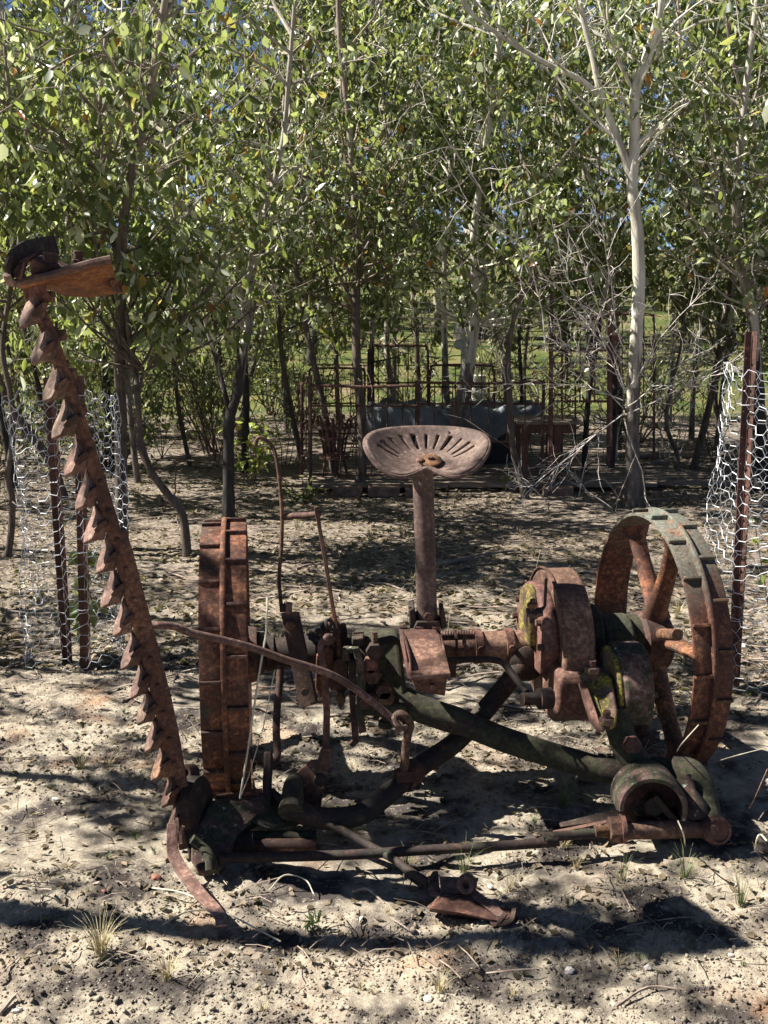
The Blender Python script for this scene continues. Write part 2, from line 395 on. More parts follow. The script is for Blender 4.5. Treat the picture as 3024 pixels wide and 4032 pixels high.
# ------------------------------------------------------------------ the setting: ground
def build_ground():
    def axis(parts):
        a = []
        for lo, hi, st in parts: a += list(np.arange(lo, hi, st))
        return np.array(a)
    xs = axis([(-140, -20, 12), (-20, -5, 1), (-5, -1.9, .08), (-1.9, 1.9, .0115), (1.9, 5, .08), (5, 20, 1), (20, 141, 12)])
    ys = axis([(-60, -2, 6), (-2, 2.0, .25), (2.0, 3.9, .0115), (3.9, 5.2, .018), (5.2, 9, .04), (9, 25, .3), (25, 60, 2), (60, 200, 10)])
    X, Y = np.meshgrid(xs, ys); Zs = gz(X, Y)
    Zs = np.where(Y > 60, gz(X, np.minimum(Y, 60)), Zs)
    v = np.stack([X, Y, Zs], -1).reshape(-1, 3); nx, ny = len(xs), len(ys)
    i = np.arange(ny-1)[:, None]*nx+np.arange(nx-1)[None, :]
    f = np.stack([i, i+1, i+1+nx, i+nx], -1).reshape(-1, 4)
    me = fast_mesh('ground', v, f, 4, smooth=True); me.materials.append(M['ground'])
    o = link('ground', me); o['kind'] = 'structure'
build_ground()
# ------------------------------------------------------------------ the mower
YAW = R(6.5); AX = Vector((math.cos(YAW), math.sin(YAW), 0)); FW = Vector((math.sin(YAW), -math.cos(YAW), 0)); UP = Vector((0, 0, 1))
AXZ = .42
A0 = Vector((-.49, 3.33, AXZ))
def axp(x, f=0, z=AXZ):                                         # point on the machine: x along world X of the axle, f metres to its front, height z
    return A0+AX*((x+.49)/AX.x)+FW*f+UP*(z-AXZ)
mower = thing('sickle_mower', (0.2, 3.35, 0), 'rusty horse-drawn sickle mower with two iron wheels and a pan seat, on bare sandy ground', 'mower')

def wheel(cx, phase, inner, hubmat):
    c = axp(cx); W = .135 if inner > 0 else .122; r = .415; yw = YAW+(R(3) if inner < 0 else 0)
    AX = Vector((math.cos(yw), math.sin(yw), 0)); FW = Vector((math.sin(yw), -math.cos(yw), 0))
    b = MB().lathe(c, AX, [(-W/2, r-.006), (-W/2, r+.002), (-W/2+.004, r+.004), (-.009, r+.004), (-.007, r+.017), (-.004, r+.019), (.004, r+.019), (.007, r+.017), (.009, r+.004), (W/2-.004, r+.004), (W/2, r+.002), (W/2, r-.006), (W/2-.01, r-.009), (.02, r-.011), (-.02, r-.011), (-W/2+.01, r-.009)], 72, closed=True)
    w = b.build('wheel', M['wheel_lichen' if inner < 0 else 'rust_orange'], mower, angle=40)
    for half in (-1, 1):
        for i in range(18):
            an = 2*PI*(i+(.5 if half > 0 else 0)+phase)/18+random.uniform(-.008, .008)
            d = UP*math.cos(an)+FW*math.sin(an); t = AX.cross(d)
            x0, x1 = (-W/2, -.008) if half < 0 else (.008, W/2)
            hh = .014+random.uniform(-.002, .002)
            cc = c+AX*((x0+x1)/2)+d*(r+.002+hh/2)
            MB().box(cc, (x1-x0, .010, hh), Matrix((AX, t, d)).transposed()).build('lug', M['wheel_lichen' if inner < 0 else 'rust'], w, bevel=.002)
    hl = .10
    MB().lathe(c+AX*inner*.02, AX, [(-hl/2, 0), (-hl/2, .085), (-hl/2+.012, .098), (hl/2-.012, .098), (hl/2, .085), (hl/2, 0)], 32).build('hub', hubmat, w)
    MB().lathe(c+AX*inner*.05, AX, [(-.06, .06), (-.05, .07), (.05, .07), (.065, .055), (.065, 0)], 28).build('hub_cap', M['rust_dark'], w)
    for i in range(6):
        an = R(22+60*i); off = AX*(.022 if i % 2 else -.022)
        d = UP*math.cos(an)+FW*math.sin(an); t = AX.cross(d)
        s = MB().tube([c+d*.07+off*1.2, c+d*.15+off, c+d*.28+off*.7, c+d*(r-.05)+off*.6, c+d*(r-.008)+off*.6], [.042, .034, .029, .032, .052], 14, flat=.62)
        s.build('spoke', M['rust_orange'], w)
    return w
wheel(-.49, .1, 1, M['rust'])
wheel(.892, .35, -1, M['rust'])

# ---- seat: pressed pan with real slots
def seat():
    c = at(4, 560, 362, 3.27); tilt = R(20); NT, NR = 120, 26
    slots = [9, 24, 40, 57, 73, 89, 105, 121, 139, 156, 171]
    vs, fs = [], []
    for j in range(NR+1):
        q = j/NR
        for i in range(NT):
            th = 2*PI*i/NT; cs, sn = math.cos(th), math.sin(th)
            rx, ry = .183, (.150 if sn > 0 else .158)
            notch = math.exp(-((((th-1.5*PI+PI) % (2*PI))-PI)/.38)**2)
            rr = q*(1-.40*notch)
            x = rx*rr*cs*(1+.04*max(0, -sn)); y = ry*rr*sn
            side, back, front = abs(cs)**2, max(sn, 0)**2, max(-sn, 0)**2
            z = (.075*side+.052*back+.034*front)*q**2.6*1.15-.012-.012*q**7*(1 if sn > -.2 else .8)+.010*notch*q**3-.016*q**3*front*(1-notch)
            vs.append((x, y, z))
    for j in range(NR):
        q = (j+.5)/NR
        for i in range(NT):
            a = (i+.5)*360/NT; hole = False
            for sdeg in slots:
                wd = 1.75/(q*1.0+.05)*.75
                if abs(a-sdeg) < max(1.6, wd) and .46 < q < .80: hole = True
            if abs(a-62) < 2 and .84 < q < .885: hole = True
            if hole: continue
            k = (i+1) % NT; fs.append((j*NT+i, j*NT+k, (j+1)*NT+k, (j+1)*NT+i))
    m = Matrix.Rotation(tilt, 3, 'X')
    b = MB().add([c+m@Vector(v) for v in vs], fs)
    o = b.build('seat', M['seat_rust'], mower, angle=60)
    sd = o.modifiers.new('thick', 'SOLIDIFY'); sd.thickness = .007; sd.offset = -1
    # rolled rim
    rim = [c+m@(Vector(vs[NR*NT+i])+Vector((0, 0, -.003))) for i in range(NT)]
    n = 8; rv, rf = [], []
    for i in range(NT):
        t = (rim[(i+1) % NT]-rim[i-1]).normalized(); out = (rim[i]-c).normalized(); out = (out-t*out.dot(t)).normalized(); bb = t.cross(out)
        for j in range(n):
            an = 2*PI*j/n; rv.append(rim[i]+out*math.cos(an)*.0065+bb*math.sin(an)*.0065)
    for i in range(NT):
        for j in range(n): rf.append((i*n+j, ((i+1) % NT)*n+j, ((i+1) % NT)*n+(j+1) % n, i*n+(j+1) % n))
    MB().add(rv, rf).build('rolled_rim', M['seat_rust'], o)
    q = m@Vector((0, 0, 1)); d = c+q*.006+m@Vector((.01, -.012, 0))
    MB().lathe(d, q, [(-.004, .034), (.003, .036), (.006, .032), (.007, .010), (.007, 0)], 28).build('washer', M['rust_orange'], o)
    MB().lathe(d+q*.006+m@Vector((-.030, -.012, 0)), q, [(0, .013), (.006, .011), (.010, .005), (.010, 0)], 16).build('bolt_head', M['rust'], o)
    MB().nut(d+q*.010, q, .010, .010).build('bolt_head', M['rust'], o)
seat()
post_top, post_bot = at(4, 535, 400, 3.30), at(4, 565, 1450, 3.30)
MB().tube([post_bot, post_bot.lerp(post_top, .5), post_top], .0315, 28).build('seat_post', M['seat_rust'], mower)
# bracket at foot of post
MB().slab([at(4, 440, 1365, 3.27), at(4, 480, 1350, 3.27), at(4, 500, 1500, 3.27), at(4, 450, 1500, 3.27)], (0, .10, 0)).build('post_bracket', M['rust_dark'], mower, bevel=.004)
MB().slab([at(4, 648, 1350, 3.27), at(4, 676, 1352, 3.27), at(4, 700, 1480, 3.27), at(4, 655, 1500, 3.27)], (0, .10, 0)).build('post_bracket', M['rust_dark'], mower, bevel=.006)
MB().slab([at(4, 495, 1440, 3.26), at(4, 650, 1440, 3.26), at(4, 655, 1540, 3.26), at(4, 450, 1540, 3.26)], (0, .12, 0)).build('post_bracket', M['rust_dark'], mower, bevel=.004)
MB().nut(at(4, 575, 1408, 3.245), (0, 1, 0), .014, .02).build('bolt', M['rust'], mower)

# ---- tool box below the seat
def lidpt(x, y): 
    f = (y-1480)/310; return at(4, x, y, 3.27-.24*f)
b = MB().slab([lidpt(378, 1484), lidpt(652, 1486), lidpt(724, 1788), lidpt(455, 1815)], (0, 0, -.012)); lid = b.build('toolbox_lid', M['rust_case'], mower, bevel=.003)
pf = [at(4, 462, 1816, 3.035), at(4, 704, 1792, 3.035), at(4, 684, 1945, 3.045), at(4, 488, 1905, 3.045)]
pb = [at(4, 392, 1490, 3.255), at(4, 645, 1490, 3.255), at(4, 645, 1690, 3.255), at(4, 402, 1690, 3.255)]
MB().add(pf+pb, [(0, 3, 2, 1), (4, 5, 6, 7), (0, 1, 5, 4), (2, 3, 7, 6), (1, 2, 6, 5), (0, 4, 7, 3)]).build('toolbox', M['rust_red'], mower, bevel=.004)
MB().slab([at(4, 372, 1482, 3.26), at(4, 400, 1490, 3.26), at(4, 452, 1700, 3.05), at(4, 470, 1830, 3.03), at(4, 432, 1830, 3.03), at(4, 400, 1650, 3.1)], (.003, .03, 0)).build('toolbox_flange', M['rust_red'], mower, bevel=.002)

# ---- axle tube
MB().tube([axp(-.44), axp(-.28), axp(-.27), axp(.02)], [.05, .05, .042, .042], 24).build('axle_tube', M['rust_dark'], mower)
MB().tube([axp(.02), axp(.29), axp(.292), axp(.50)], [.041, .041, .047, .047], 24).build('axle_tube', M['rust_case'], mower)
MB().lathe(axp(-.22), AX, [(-.05, .04), (-.045, .058), (0, .062), (.02, .05), (.05, .05), (.055, .04)], 28).build('axle_collar', M['rust_dark'], mower)
MB().lathe(axp(-.415), AX, [(-.03, 0), (-.03, .085), (-.01, .09), (.015, .085), (.015, 0)], 32).build('axle_flange', M['rust'], mower)
MB().lathe(axp(-.17), AX, [(-.03, .03), (-.03, .07), (.05, .09), (.055, .03)], 24).build('axle_collar', M['rust_orange'], mower)
# coil wrapped along the tube
hel = []; a, bb = axp(.055, .01, AXZ+.046), axp(.285, .01, AXZ+.046)
for i in range(27*10+1):
    t = i/(27*10); an = 2*PI*27*t; p = a.lerp(bb, t); hel.append(p+UP*math.sin(an)*.010+FW*math.cos(an)*.010)
MB().tube(hel, .0036, 5).build('coil_spring', M['rust'], mower)
MB().strip([axp(.225, .02, AXZ+.062), axp(.225, .045, AXZ+.03), axp(.225, .05, AXZ-.01), axp(.225, .03, AXZ-.05)], .008, .003, AX).build('wire_clip', M['rust'], mower)
b = MB().box(axp(.21, .02, AXZ-.065), (.035, .04, .05)); b.build('lug_block', M['rust_red'], mower, bevel=.004)

# ---- gear case: round cover, lower box, pinion case
def profX(cx, w, outline, name, mat, bev, parent=mower, cz=AXZ, f0=0):
    pts = [axp(cx-w/2, f0+f, cz+z) for f, z in outline]
    return MB().slab(pts, AX*w).build(name, mat, parent, bevel=bev, seg=4, angle=50)
arc = lambda r, a0, a1, n, cf=0, cz=0: [(cf+r*math.cos(R(a0+(a1-a0)*i/n)), cz+r*math.sin(R(a0+(a1-a0)*i/n))) for i in range(n+1)]
case = profX(.567, .102, arc(.245, -4, 184, 32)+[(-.2, -.10), (0, -.16), (.18, -.09)], 'gear_case', M['rust_case'], .012)
profX(.495, .05, arc(.205, 10, 175, 20)+[(-.12, -.08), (.14, -.06)], 'gear_case_shoulder', M['rust_case'], .014)
profX(.460, .03, arc(.075, 20, 170, 12, cf=.02, cz=.13)+[(-.05, .02), (.09, .02)], 'cast_boss', M['lichen'], .01)
profX(.592, .195, [(.275, -.035), (.255, -.008), (.05, .02), (-.1, -.05), (-.08, -.17), (.05, -.20), (.19, -.19), (.26, -.14)], 'lower_housing', M['rust_case'], .022)
profX(.655, .06, arc(.12, -30, 200, 20, cf=.01, cz=.01), 'bearing_housing', M['moss'], .012)
profX(.735, .10, arc(.10, 0, 360, 20, cf=.03, cz=.0)[:-1], 'bearing_housing', M['moss'], .012)
pin = profX(.705, .092, arc(.135, -8, 150, 22, cf=.262, cz=-.055)+[(.06, -.04), (.10, -.16), (.26, -.16), (.385, -.135)], 'pinion_case', M['lichen_grey'], .012)
profX(.652, .020, arc(.128, -10, 150, 18, cf=.262, cz=-.058)+[(.08, -.05), (.12, -.15), (.26, -.15)], 'pinion_case_flange', M['lichen'], .01)
# sloping lichened neck from the gear case towards the ground
nk = [at(5, 400, 1118, 3.17), at(5, 470, 1105, 3.15), at(5, 600, 1120, 3.11), at(5, 640, 1330, 3.02), at(5, 628, 1432, 2.99), at(5, 560, 1445, 2.99), at(5, 515, 1380, 3.00), at(5, 485, 1290, 3.05), at(5, 440, 1190, 3.12)]
MB().slab(nk, (.02, .12, -.03)).build('cast_neck', M['lichen'], mower, bevel=.014, seg=3)
MB().slab([at(5, 425, 1165, 3.10), at(5, 455, 1160, 3.09), at(5, 500, 1285, 3.03), at(5, 530, 1380, 2.985), at(5, 575, 1440, 2.975), at(5, 540, 1452, 2.975), at(5, 495, 1400, 3.0), at(5, 460, 1290, 3.05)], (.0, .06, -.02)).build('neck_edge', M['rust_case'], mower, bevel=.006, seg=2)
MB().tube(smooth_path([at(5, 640, 1330, 3.10), at(5, 650, 1440, 3.07), at(5, 690, 1540, 3.05), at(5, 760, 1640, 3.03)]), [.044, .040, .038, .038, .040, .040, .040, .040, .040, .042, .042, .042, .042, .042, .042, .042, .042, .042, .044][:19], 20).build('neck_pipe', M['moss'], mower)
b = at(5, 718, 1520, 2.99); MB().nut(b, (.2, -1, .3), .026, .035).build('hex_bolt', M['rust_red'], mower, bevel=.002)
for (x, y, Y) in ((488, 1080, 3.10), (573, 1375, 2.975)):
    p = at(5, x, y, Y); MB().tube([p-UP*.03, p+UP*.025], .011, 12).build('stud', M['rust'], mower)
    MB().nut(p-UP*.004, UP, .022, .018).build('hex_nut', M['lichen'], mower, bevel=.002)
# hub sleeve towards the right wheel
MB().lathe(axp(.80), AX, [(-.06, .05), (-.06, .09), (.06, .085), (.06, .05)], 28).build('hub_sleeve', M['moss'], mower)
MB().tube([at(5, 890, 880, 3.10), at(5, 985, 885, 2.99)], .017, 14).build('grease_tube', M['rust_orange'], mower)
# bracket on the left flank of the case
MB().strip([at(5, 222, 560, 3.27), at(5, 218, 640, 3.25), at(5, 214, 720, 3.23), at(5, 190, 745, 3.22), at(5, 130, 765, 3.20)], .007, .02, (1, 0, 0)).build('case_bracket', M['rust_dark'], mower)
MB().slab([at(5, 105, 725, 3.22), at(5, 200, 722, 3.26), at(5, 206, 755, 3.2), at(5, 160, 768, 3.17), at(5, 110, 760, 3.18)], (0, 0, -.012)).build('case_bracket', M['rust_case'], mower, bevel=.003)
p = at(5, 142, 712, 3.20); MB().tube([p-UP*.055, p+UP*.018], .008, 10).build('stud', M['rust'], mower); MB().nut(p, UP, .016, .012).build('hex_nut', M['rust_orange'], mower)

# ---- frame pipes
p1 = smooth_path([at(3, 1180, 1010, 3.30), at(3, 1320, 1230, 3.24), at(3, 1500, 1430, 3.20), at(5, -250, 1400, 3.18), at(5, 0, 1500, 3.15), at(5, 350, 1610, 3.12), at(5, 620, 1680, 3.09), at(5, 850, 1665, 3.07), at(5, 1040, 1700, 3.04)], 7)
MB().tube(p1, [.030]*8+[.036]*5+[.042]*8+[.038]*(len(p1)-21), 22).build('frame_pipe', M['moss'], mower)
p2 = smooth_path([at(2, 1330, 480, 2.90), at(6, 330, 440, 2.90), at(6, 560, 430, 2.92), at(6, 700, 335, 2.98), at(6, 900, 165, 3.10), at(6, 1130, 0, 3.22), at(5, 60, 1090, 3.38), at(5, 110, 1040, 3.42)], 7)
MB().tube(p2, .031, 20).build('frame_pipe', M['rust_dark'], mower)
c = at(6, 815, 232, 3.00); MB().lathe(at(6, 850, 205, 3.06), (p2[25]-p2[22]), [(-.03, .030), (-.03, .036), (.03, .036), (.03, .030)], 20).build('pipe_sleeve', M['rust_orange'], mower)
MB().lathe(at(5, 95, 1030, 3.42), FW, [(-.06, 0), (-.05, .05), (.04, .058), (.05, .045), (.055, 0)], 20).build('pipe_socket', M['rust_dark'], mower)

# ---- central casting left of the tool box
MB().slab([at(3, 1115, 975, 3.26), at(3, 1400, 965, 3.26), at(3, 1440, 1010, 3.25), at(3, 1480, 1330, 3.18), at(3, 1500, 1440, 3.16), at(3, 1440, 1500, 3.16), at(3, 1180, 1440, 3.18), at(3, 1160, 1100, 3.24)], (0, .09, 0)).build('cast_frame', M['moss'], mower, bevel=.014, seg=3)
MB().slab([at(3, 1165, 1440, 3.13), at(3, 1480, 1450, 3.13), at(3, 1490, 1520, 3.13), at(3, 1175, 1525, 3.13)], (0, .12, .0)).build('cast_shelf', M['moss'], mower, bevel=.008)
MB().slab([at(3, 1108, 985, 3.2), at(3, 1190, 980, 3.2), at(3, 1195, 1035, 3.2), at(3, 1110, 1040, 3.2)], (0, .07, 0)).build('clamp_block', M['lichen_grey'], mower, bevel=.004)
for k in range(5): MB().box(at(3, 1122+k*16, 966, 3.24), (.004, .03, .014)).build('ratchet_tooth', M['rust'], mower)
for (x, y, mt) in ((1265, 1070, 'rust_dark'), (1250, 1240, 'rust'), (1235, 1165, 'rust'), (1330, 1345, 'rust_red'), (1345, 1395, 'rust_red')):
    p = at(3, x, y, 3.15); MB().nut(p, (0, 1, 0), .026, .03).build('hex_nut', M[mt], mower, bevel=.002)
p = at(3, 1266, 1050, 3.16); MB().tube([p, p+UP*.05], .009, 10).build('stud', M['rust'], mower)
p = at(3, 1195, 1440, 3.10); MB().tube([p, p+Vector((.05, .10, .005))], .017, 16).build('pin', M['rust'], mower)
p = at(3, 1345, 1560, 3.16); MB().tube([p, p+UP*.05], .014, 12).build('stud', M['rust_dark'], mower); MB().nut(p-UP*.005, UP, .024, .02).build('hex_nut', M['moss'], mower)
# yoke strap left of it
MB().strip([at(3, 1070, 1130, 3.15), at(3, 1068, 1060, 3.14), at(3, 1140, 1062, 3.13), at(3, 1165, 1150, 3.13), at(3, 1180, 1300, 3.12), at(3, 1160, 1480, 3.12), at(3, 1185, 1630, 3.11)], .02, .022, (0, 1, 0)).build('yoke_strap', M['lichen_grey'], mower, bevel=.003)
MB().slab([at(3, 1085, 1150, 3.17), at(3, 1140, 1150, 3.17), at(3, 1140, 1380, 3.17), at(3, 1095, 1380, 3.17)], (0, .03, 0)).build('yoke_plate', M['rust_dark'], mower)
MB().slab([at(3, 1088, 1370, 3.14), at(3, 1130, 1370, 3.14), at(3, 1160, 1700, 3.14), at(3, 1120, 1735, 3.14), at(3, 1085, 1715, 3.14), at(3, 1112, 1690, 3.14)], (0, .015, 0)).build('trip_hook', M['rust_red'], mower, bevel=.002)
# ratchet quadrant discs
for i, (x0, x1, y0, y1, mt) in enumerate(((865, 915, 1080, 1400, 'rust_orange'), (925, 985, 1040, 1260, 'rust_orange'), (985, 1080, 1120, 1390, 'rust'), (940, 1005, 1230, 1350, 'rust_red'), (1005, 1060, 1360, 1480, 'rust_orange'))):
    Yq = 3.24-.02*i
    MB().slab([at(3, x0, y0+30, Yq), at(3, (x0+x1)/2, y0, Yq), at(3, x1, y0+40, Yq), at(3, x1+6, y1-60, Yq), at(3, (x0+x1)/2, y1, Yq), at(3, x0-8, y1-80, Yq)], (0, .03, 0)).build('quadrant_plate', M[mt], mower, bevel=.003)
MB().lathe(axp(-.155, .02), AX, [(-.012, .03), (-.012, .115), (-.004, .12), (.012, .118), (.014, .03)], 36).build('ratchet_disc', M['rust_orange'], mower)
# short chain lump
for i, (x, y) in enumerate(((905, 930), (930, 900), (955, 920), (985, 940), (890, 965), (960, 890))):
    c0 = at(3, x, y, 3.22-.01*i); ax = Vector((math.sin(i*2.1), .5, math.cos(i*2.1)))
    q = []; u = ax.orthogonal().normalized(); w2 = ax.normalized().cross(u)
    for t in range(13): q.append(c0+u*math.cos(t*PI/6)*.014+w2*math.sin(t*PI/6)*.019)
    MB().tube(q, .0055, 8, cap=False).build('chain_link', M['rust_dark'], mower)

# ---- levers, rods and links
def rod(k, pts, rad, name, mat, n=12, sm=5, flat=1.0):
    q = [at(p[3] if len(p) > 3 else k, *p[:3]) for p in pts]
    return MB().tube(smooth_path(q, sm) if sm else q, rad, n, flat=flat).build(name, M[mat], mower)
rod('d', [(552, 962, 3.42), (556, 948, 3.42), (566, 946, 3.42), (585, 960, 3.42), (597, 990, 3.41), (605, 1050, 3.40), (609, 1110, 3.39), (608, 1180, 3.38), (603, 1250, 3.36), (608, 1315, 3.34)], .0062, 'lift_rod', 'rust_red')
rod(3, [(645, 143, 3.40), (760, 140, 3.37), (885, 130, 3.33)], .010, 'handle_bar', 'rust_red')
MB().strip(smooth_path([at(3, 862, 80, 3.32), at(3, 890, 240, 3.31), at(3, 935, 500, 3.28), at(3, 970, 720, 3.26), at(3, 1005, 920, 3.24), at(3, 1030, 1110, 3.22)], 4), .012, .016, (1, 0, 0)).build('hand_lever', M['rust_orange'], mower, bevel=.002)
MB().slab([at(3, 952, 850, 3.27), at(3, 975, 812, 3.27), at(3, 1010, 930, 3.25), at(3, 1000, 1040, 3.25), at(3, 965, 1000, 3.25)], (0, .012, 0)).build('lever_cheek', M['rust_orange'], mower, bevel=.002)
fp = MB().slab([at(3, 620, 815, 3.22), at(3, 738, 808, 3.22), at(3, 868, 1435, 3.12), at(3, 750, 1468, 3.12)], (.004, .014, 0)).build('flat_plate', M['rust'], mower, bevel=.002)
MB().nut(at(3, 688, 895, 3.195), (0, 1, 0), .016, .022).build('hex_nut', M['rust_orange'], fp, bevel=.002)
MB().lathe(at(3, 787, 1352, 3.125), (0, -1, 0), [(.003, .0095), (.005, .011), (0, .012)], 16).build('bolt_hole_rim', M['rust_orange'], fp)
MB().lathe(at(3, 787, 1352, 3.125), (0, -1, 0), [(.0035, .0095), (.0035, 0)], 16).build('bolt_hole_disc', M['tub'], fp)  # solid black disc: the dark of an open hole put into colour
MB().tube([at(3, 678, 740, 3.23), at(3, 676, 815, 3.23)], .010, 12).build('stud', M['rust_pink'], fp)
MB().box(at(3, 640, 775, 3.25), (.022, .03, .02)).build('hook_block', M['rust_dark'], mower, bevel=.002)
rod(3, [(620, 1170, 3.22), (612, 1300, 3.20), (597, 1450, 3.17), (590, 1620, 3.13), (597, 1740, 3.10), (595, 1800, 3.08), (575, 1830, 3.07), (540, 1835, 3.06)], .0115, 'drop_rod', 'rust')
MB().strip(smooth_path([at(3, 535, 1760, 3.02), at(3, 535, 1860, 3.0), at(3, 528, 1980, 2.98), at(3, 530, 2110, 2.95)], 4), .027, .018, (1, 0, 0)).build('upright_strap', M['rust_dark'], mower, bevel=.007)
MB().nut(at(3, 497, 1820, 3.03), (1, 0, 0), .017, .03).build('hex_nut', M['rust_dark'], mower)
rod(3, [(965, 1010, 3.13), (955, 975, 3.13), (930, 985, 3.12), (900, 1020, 3.12), (893, 1060, 3.12), (905, 1110, 3.12), (915, 1180, 3.12)], .0105, 'hook', 'rust_pink')
MB().strip([at(3, 915, 1120, 3.12), at(3, 928, 1300, 3.11), at(3, 938, 1500, 3.09), at(3, 930, 1790, 3.05)], .020, .010, (1, 0, 0)).build('pull_link', M['rust_red'], mower, bevel=.002)
MB().box(at(3, 950, 990, 3.13), (.026, .02, .03)).build('hook_block', M['rust'], mower, bevel=.003)
tp = MB().slab([at(3, 668, 1965, 3.02), at(3, 822, 1830, 3.02), at(3, 872, 1828, 3.02), at(3, 893, 1750, 3.02), at(3, 970, 1745, 3.02), at(3, 945, 1890, 3.01), at(3, 915, 2020, 3.0), at(3, 890, 2160, 2.98), at(3, 780, 2140, 2.98), at(3, 700, 2060, 3.0)], (.002, .014, 0)).build('lift_plate', M['rust_red'], mower, bevel=.002)
MB().lathe(at(3, 848, 1885, 3.018), (0, -1, 0), [(0, .010), (.006, .008), (.008, 0)], 14).build('bolt_head', M['rust_pink'], tp)
MB().lathe(at(3, 895, 1955, 3.01), (0, -1, 0), [(0, .022), (.010, .018), (.012, 0)], 14).build('bolt_head', M['rust_dark'], tp)
# knuckle under the plate
rod(3, [(720, 1960, 3.02), (705, 2000, 2.97), (700, 2080, 2.92), (690, 2180, 2.87)], [.024, .036], 'knuckle_pipe', 'moss', n=20, sm=3)
# the long curved rod from the bar to the ring
rod(3, [(-330, 900, 2.80), (-220, 895, 2.80), (-100, 905, 2.82), (0, 945, 2.83), (200, 990, 2.85), (430, 1050, 2.88), (650, 1130, 2.90), (850, 1190, 2.92), (1000, 1250, 2.94), (1150, 1345, 2.96), (1280, 1445, 2.98), (1370, 1520, 2.98), (1420, 1580, 2.97), (1450, 1615, 2.96)], .0105, 'lift_arm_rod', 'rust_pink')
def ring(c, n, r, t, name, mat):
    c = Vector(c); n = Vector(n).normalized(); u = n.orthogonal().normalized(); w2 = n.cross(u)
    q = [c+u*math.cos(i*PI/10)*r+w2*math.sin(i*PI/10)*r for i in range(21)]
    return MB().tube(q, t, 8, cap=False).build(name, M[mat], mower)
ring(at(3, 1440, 1560, 2.97), (.5, -.3, .7), .021, .0085, 'ring', 'rust_pink')
rod(3, [(1405, 1530, 2.98), (1440, 1505, 2.98), (1485, 1530, 2.98), (1510, 1580, 2.98), (1495, 1640, 2.98), (1483, 1720, 2.99), (1475, 1810, 2.99), (1466, 1900, 3.0)], .0125, 'drop_link', 'rust')
MB().box(at(3, 1470, 1925, 3.0), (.045, .03, .035)).build('link_clevis', M['rust_red'], mower, bevel=.003)
# foreground rod to the broken clevis
rod(6, [(95, 300, 2.98), (170, 360, 2.95), (260, 412, 2.92), (400, 470, 2.88), (500, 522, 2.85), (620, 590, 2.81), (760, 668, 2.75), (850, 735, 2.70), (955, 800, 2.64)], .0115, 'drag_rod', 'rust_dark')
MB().slab([at(6, 950, 800, 2.63), at(6, 975, 757, 2.63), at(6, 1005, 757, 2.63), at(6, 1012, 850, 2.59), at(6, 945, 850, 2.60)], (0, .018, .004)).build('clevis_plate', M['lichen_grey'], mower, bevel=.003)
MB().lathe(at(6, 975, 790, 2.62), (0, -1, .1), [(-.004, .005), (.003, .008), (-.006, .014)], 14).build('hole_rim', M['rust'], mower)
MB().slab([at(6, 1010, 760, 2.63), at(6, 1225, 768, 2.62), at(6, 1190, 862, 2.57), at(6, 1020, 850, 2.58)], (0, .012, -.010)).build('clevis_plate', M['rust_pink'], mower, bevel=.002)
o = MB().lathe(at(6, 1150, 808, 2.58), (0.05, -.9, .42), [(.012, .008), (.018, .012), (.016, .022), (.004, .024), (0, .012)], 20); o.build('washer', M['rust_pink'], mower)
ring(at(6, 1160, 800, 2.585), (.05, -.9, .42), .022, .004, 'ring', 'rust_pink')
MB().tube([at(6, 1120, 822, 2.565), at(6, 1150, 808, 2.60)], .008, 8).build('pin', M['rust'], mower)
MB().slab([at(6, 1000, 862, 2.56), at(6, 1190, 868, 2.56), at(6, 1290, 925, 2.53), at(6, 1420, 935, 2.50), at(6, 1400, 1010, 2.47), at(6, 1290, 1000, 2.47), at(6, 1120, 960, 2.49), at(6, 955, 935, 2.50)], (0, .05, -.04)).build('broken_bracket', M['rust_red'], mower, bevel=.004)
MB().strip(smooth_path([at(6, 1190, 850, 2.57), at(6, 1240, 890, 2.54), at(6, 1330, 960, 2.50), at(6, 1340, 1000, 2.48), at(6, 1290, 1020, 2.47)], 4), .022, .006, (0, 1, .5)).build('bent_strap', M['rust_pink'], mower)
MB().strip(smooth_path([at(6, 960, 850, 2.58), at(6, 1010, 880, 2.55), at(6, 950, 935, 2.52)], 4), .010, .006, (0, 1, .5)).build('bent_strap', M['rust_pink'], mower)
MB().strip(smooth_path([at(6, 1420, 930, 2.49), at(6, 1400, 1000, 2.465), at(6, 1330, 1020, 2.46), at(6, 1370, 960, 2.48)], 4), .012, .005, (0, 1, .5)).build('bent_strap', M['rust'], mower)
# shifter rod by the gear case
rod(4, [(700, 1700, 3.30), (900, 1695, 3.28), (1020, 1700, 3.26), (1080, 1725, 3.24), (1140, 1800, 3.20), (1230, 1915, 3.14)], .0105, 'shifter_rod', 'rust_dark')
MB().tube([at(4, 1200, 1960, 3.12), at(4, 1320, 1958, 3.14)], .019, 16).build('shifter_boss', M['rust_dark'], mower)
MB().tube([at(4, 1312, 1958, 3.14), at(4, 1395, 1955, 3.15)], .032, 16).build('shifter_boss', M['rust_dark'], mower)
for e in ((1212, 2040), (1275, 2035), (1240, 2010)): MB().tube([at(4, 1245, 2000, 3.11), at(4, *e, 3.09)], .0025, 6).build('split_pin', M['rust_dark'], mower)

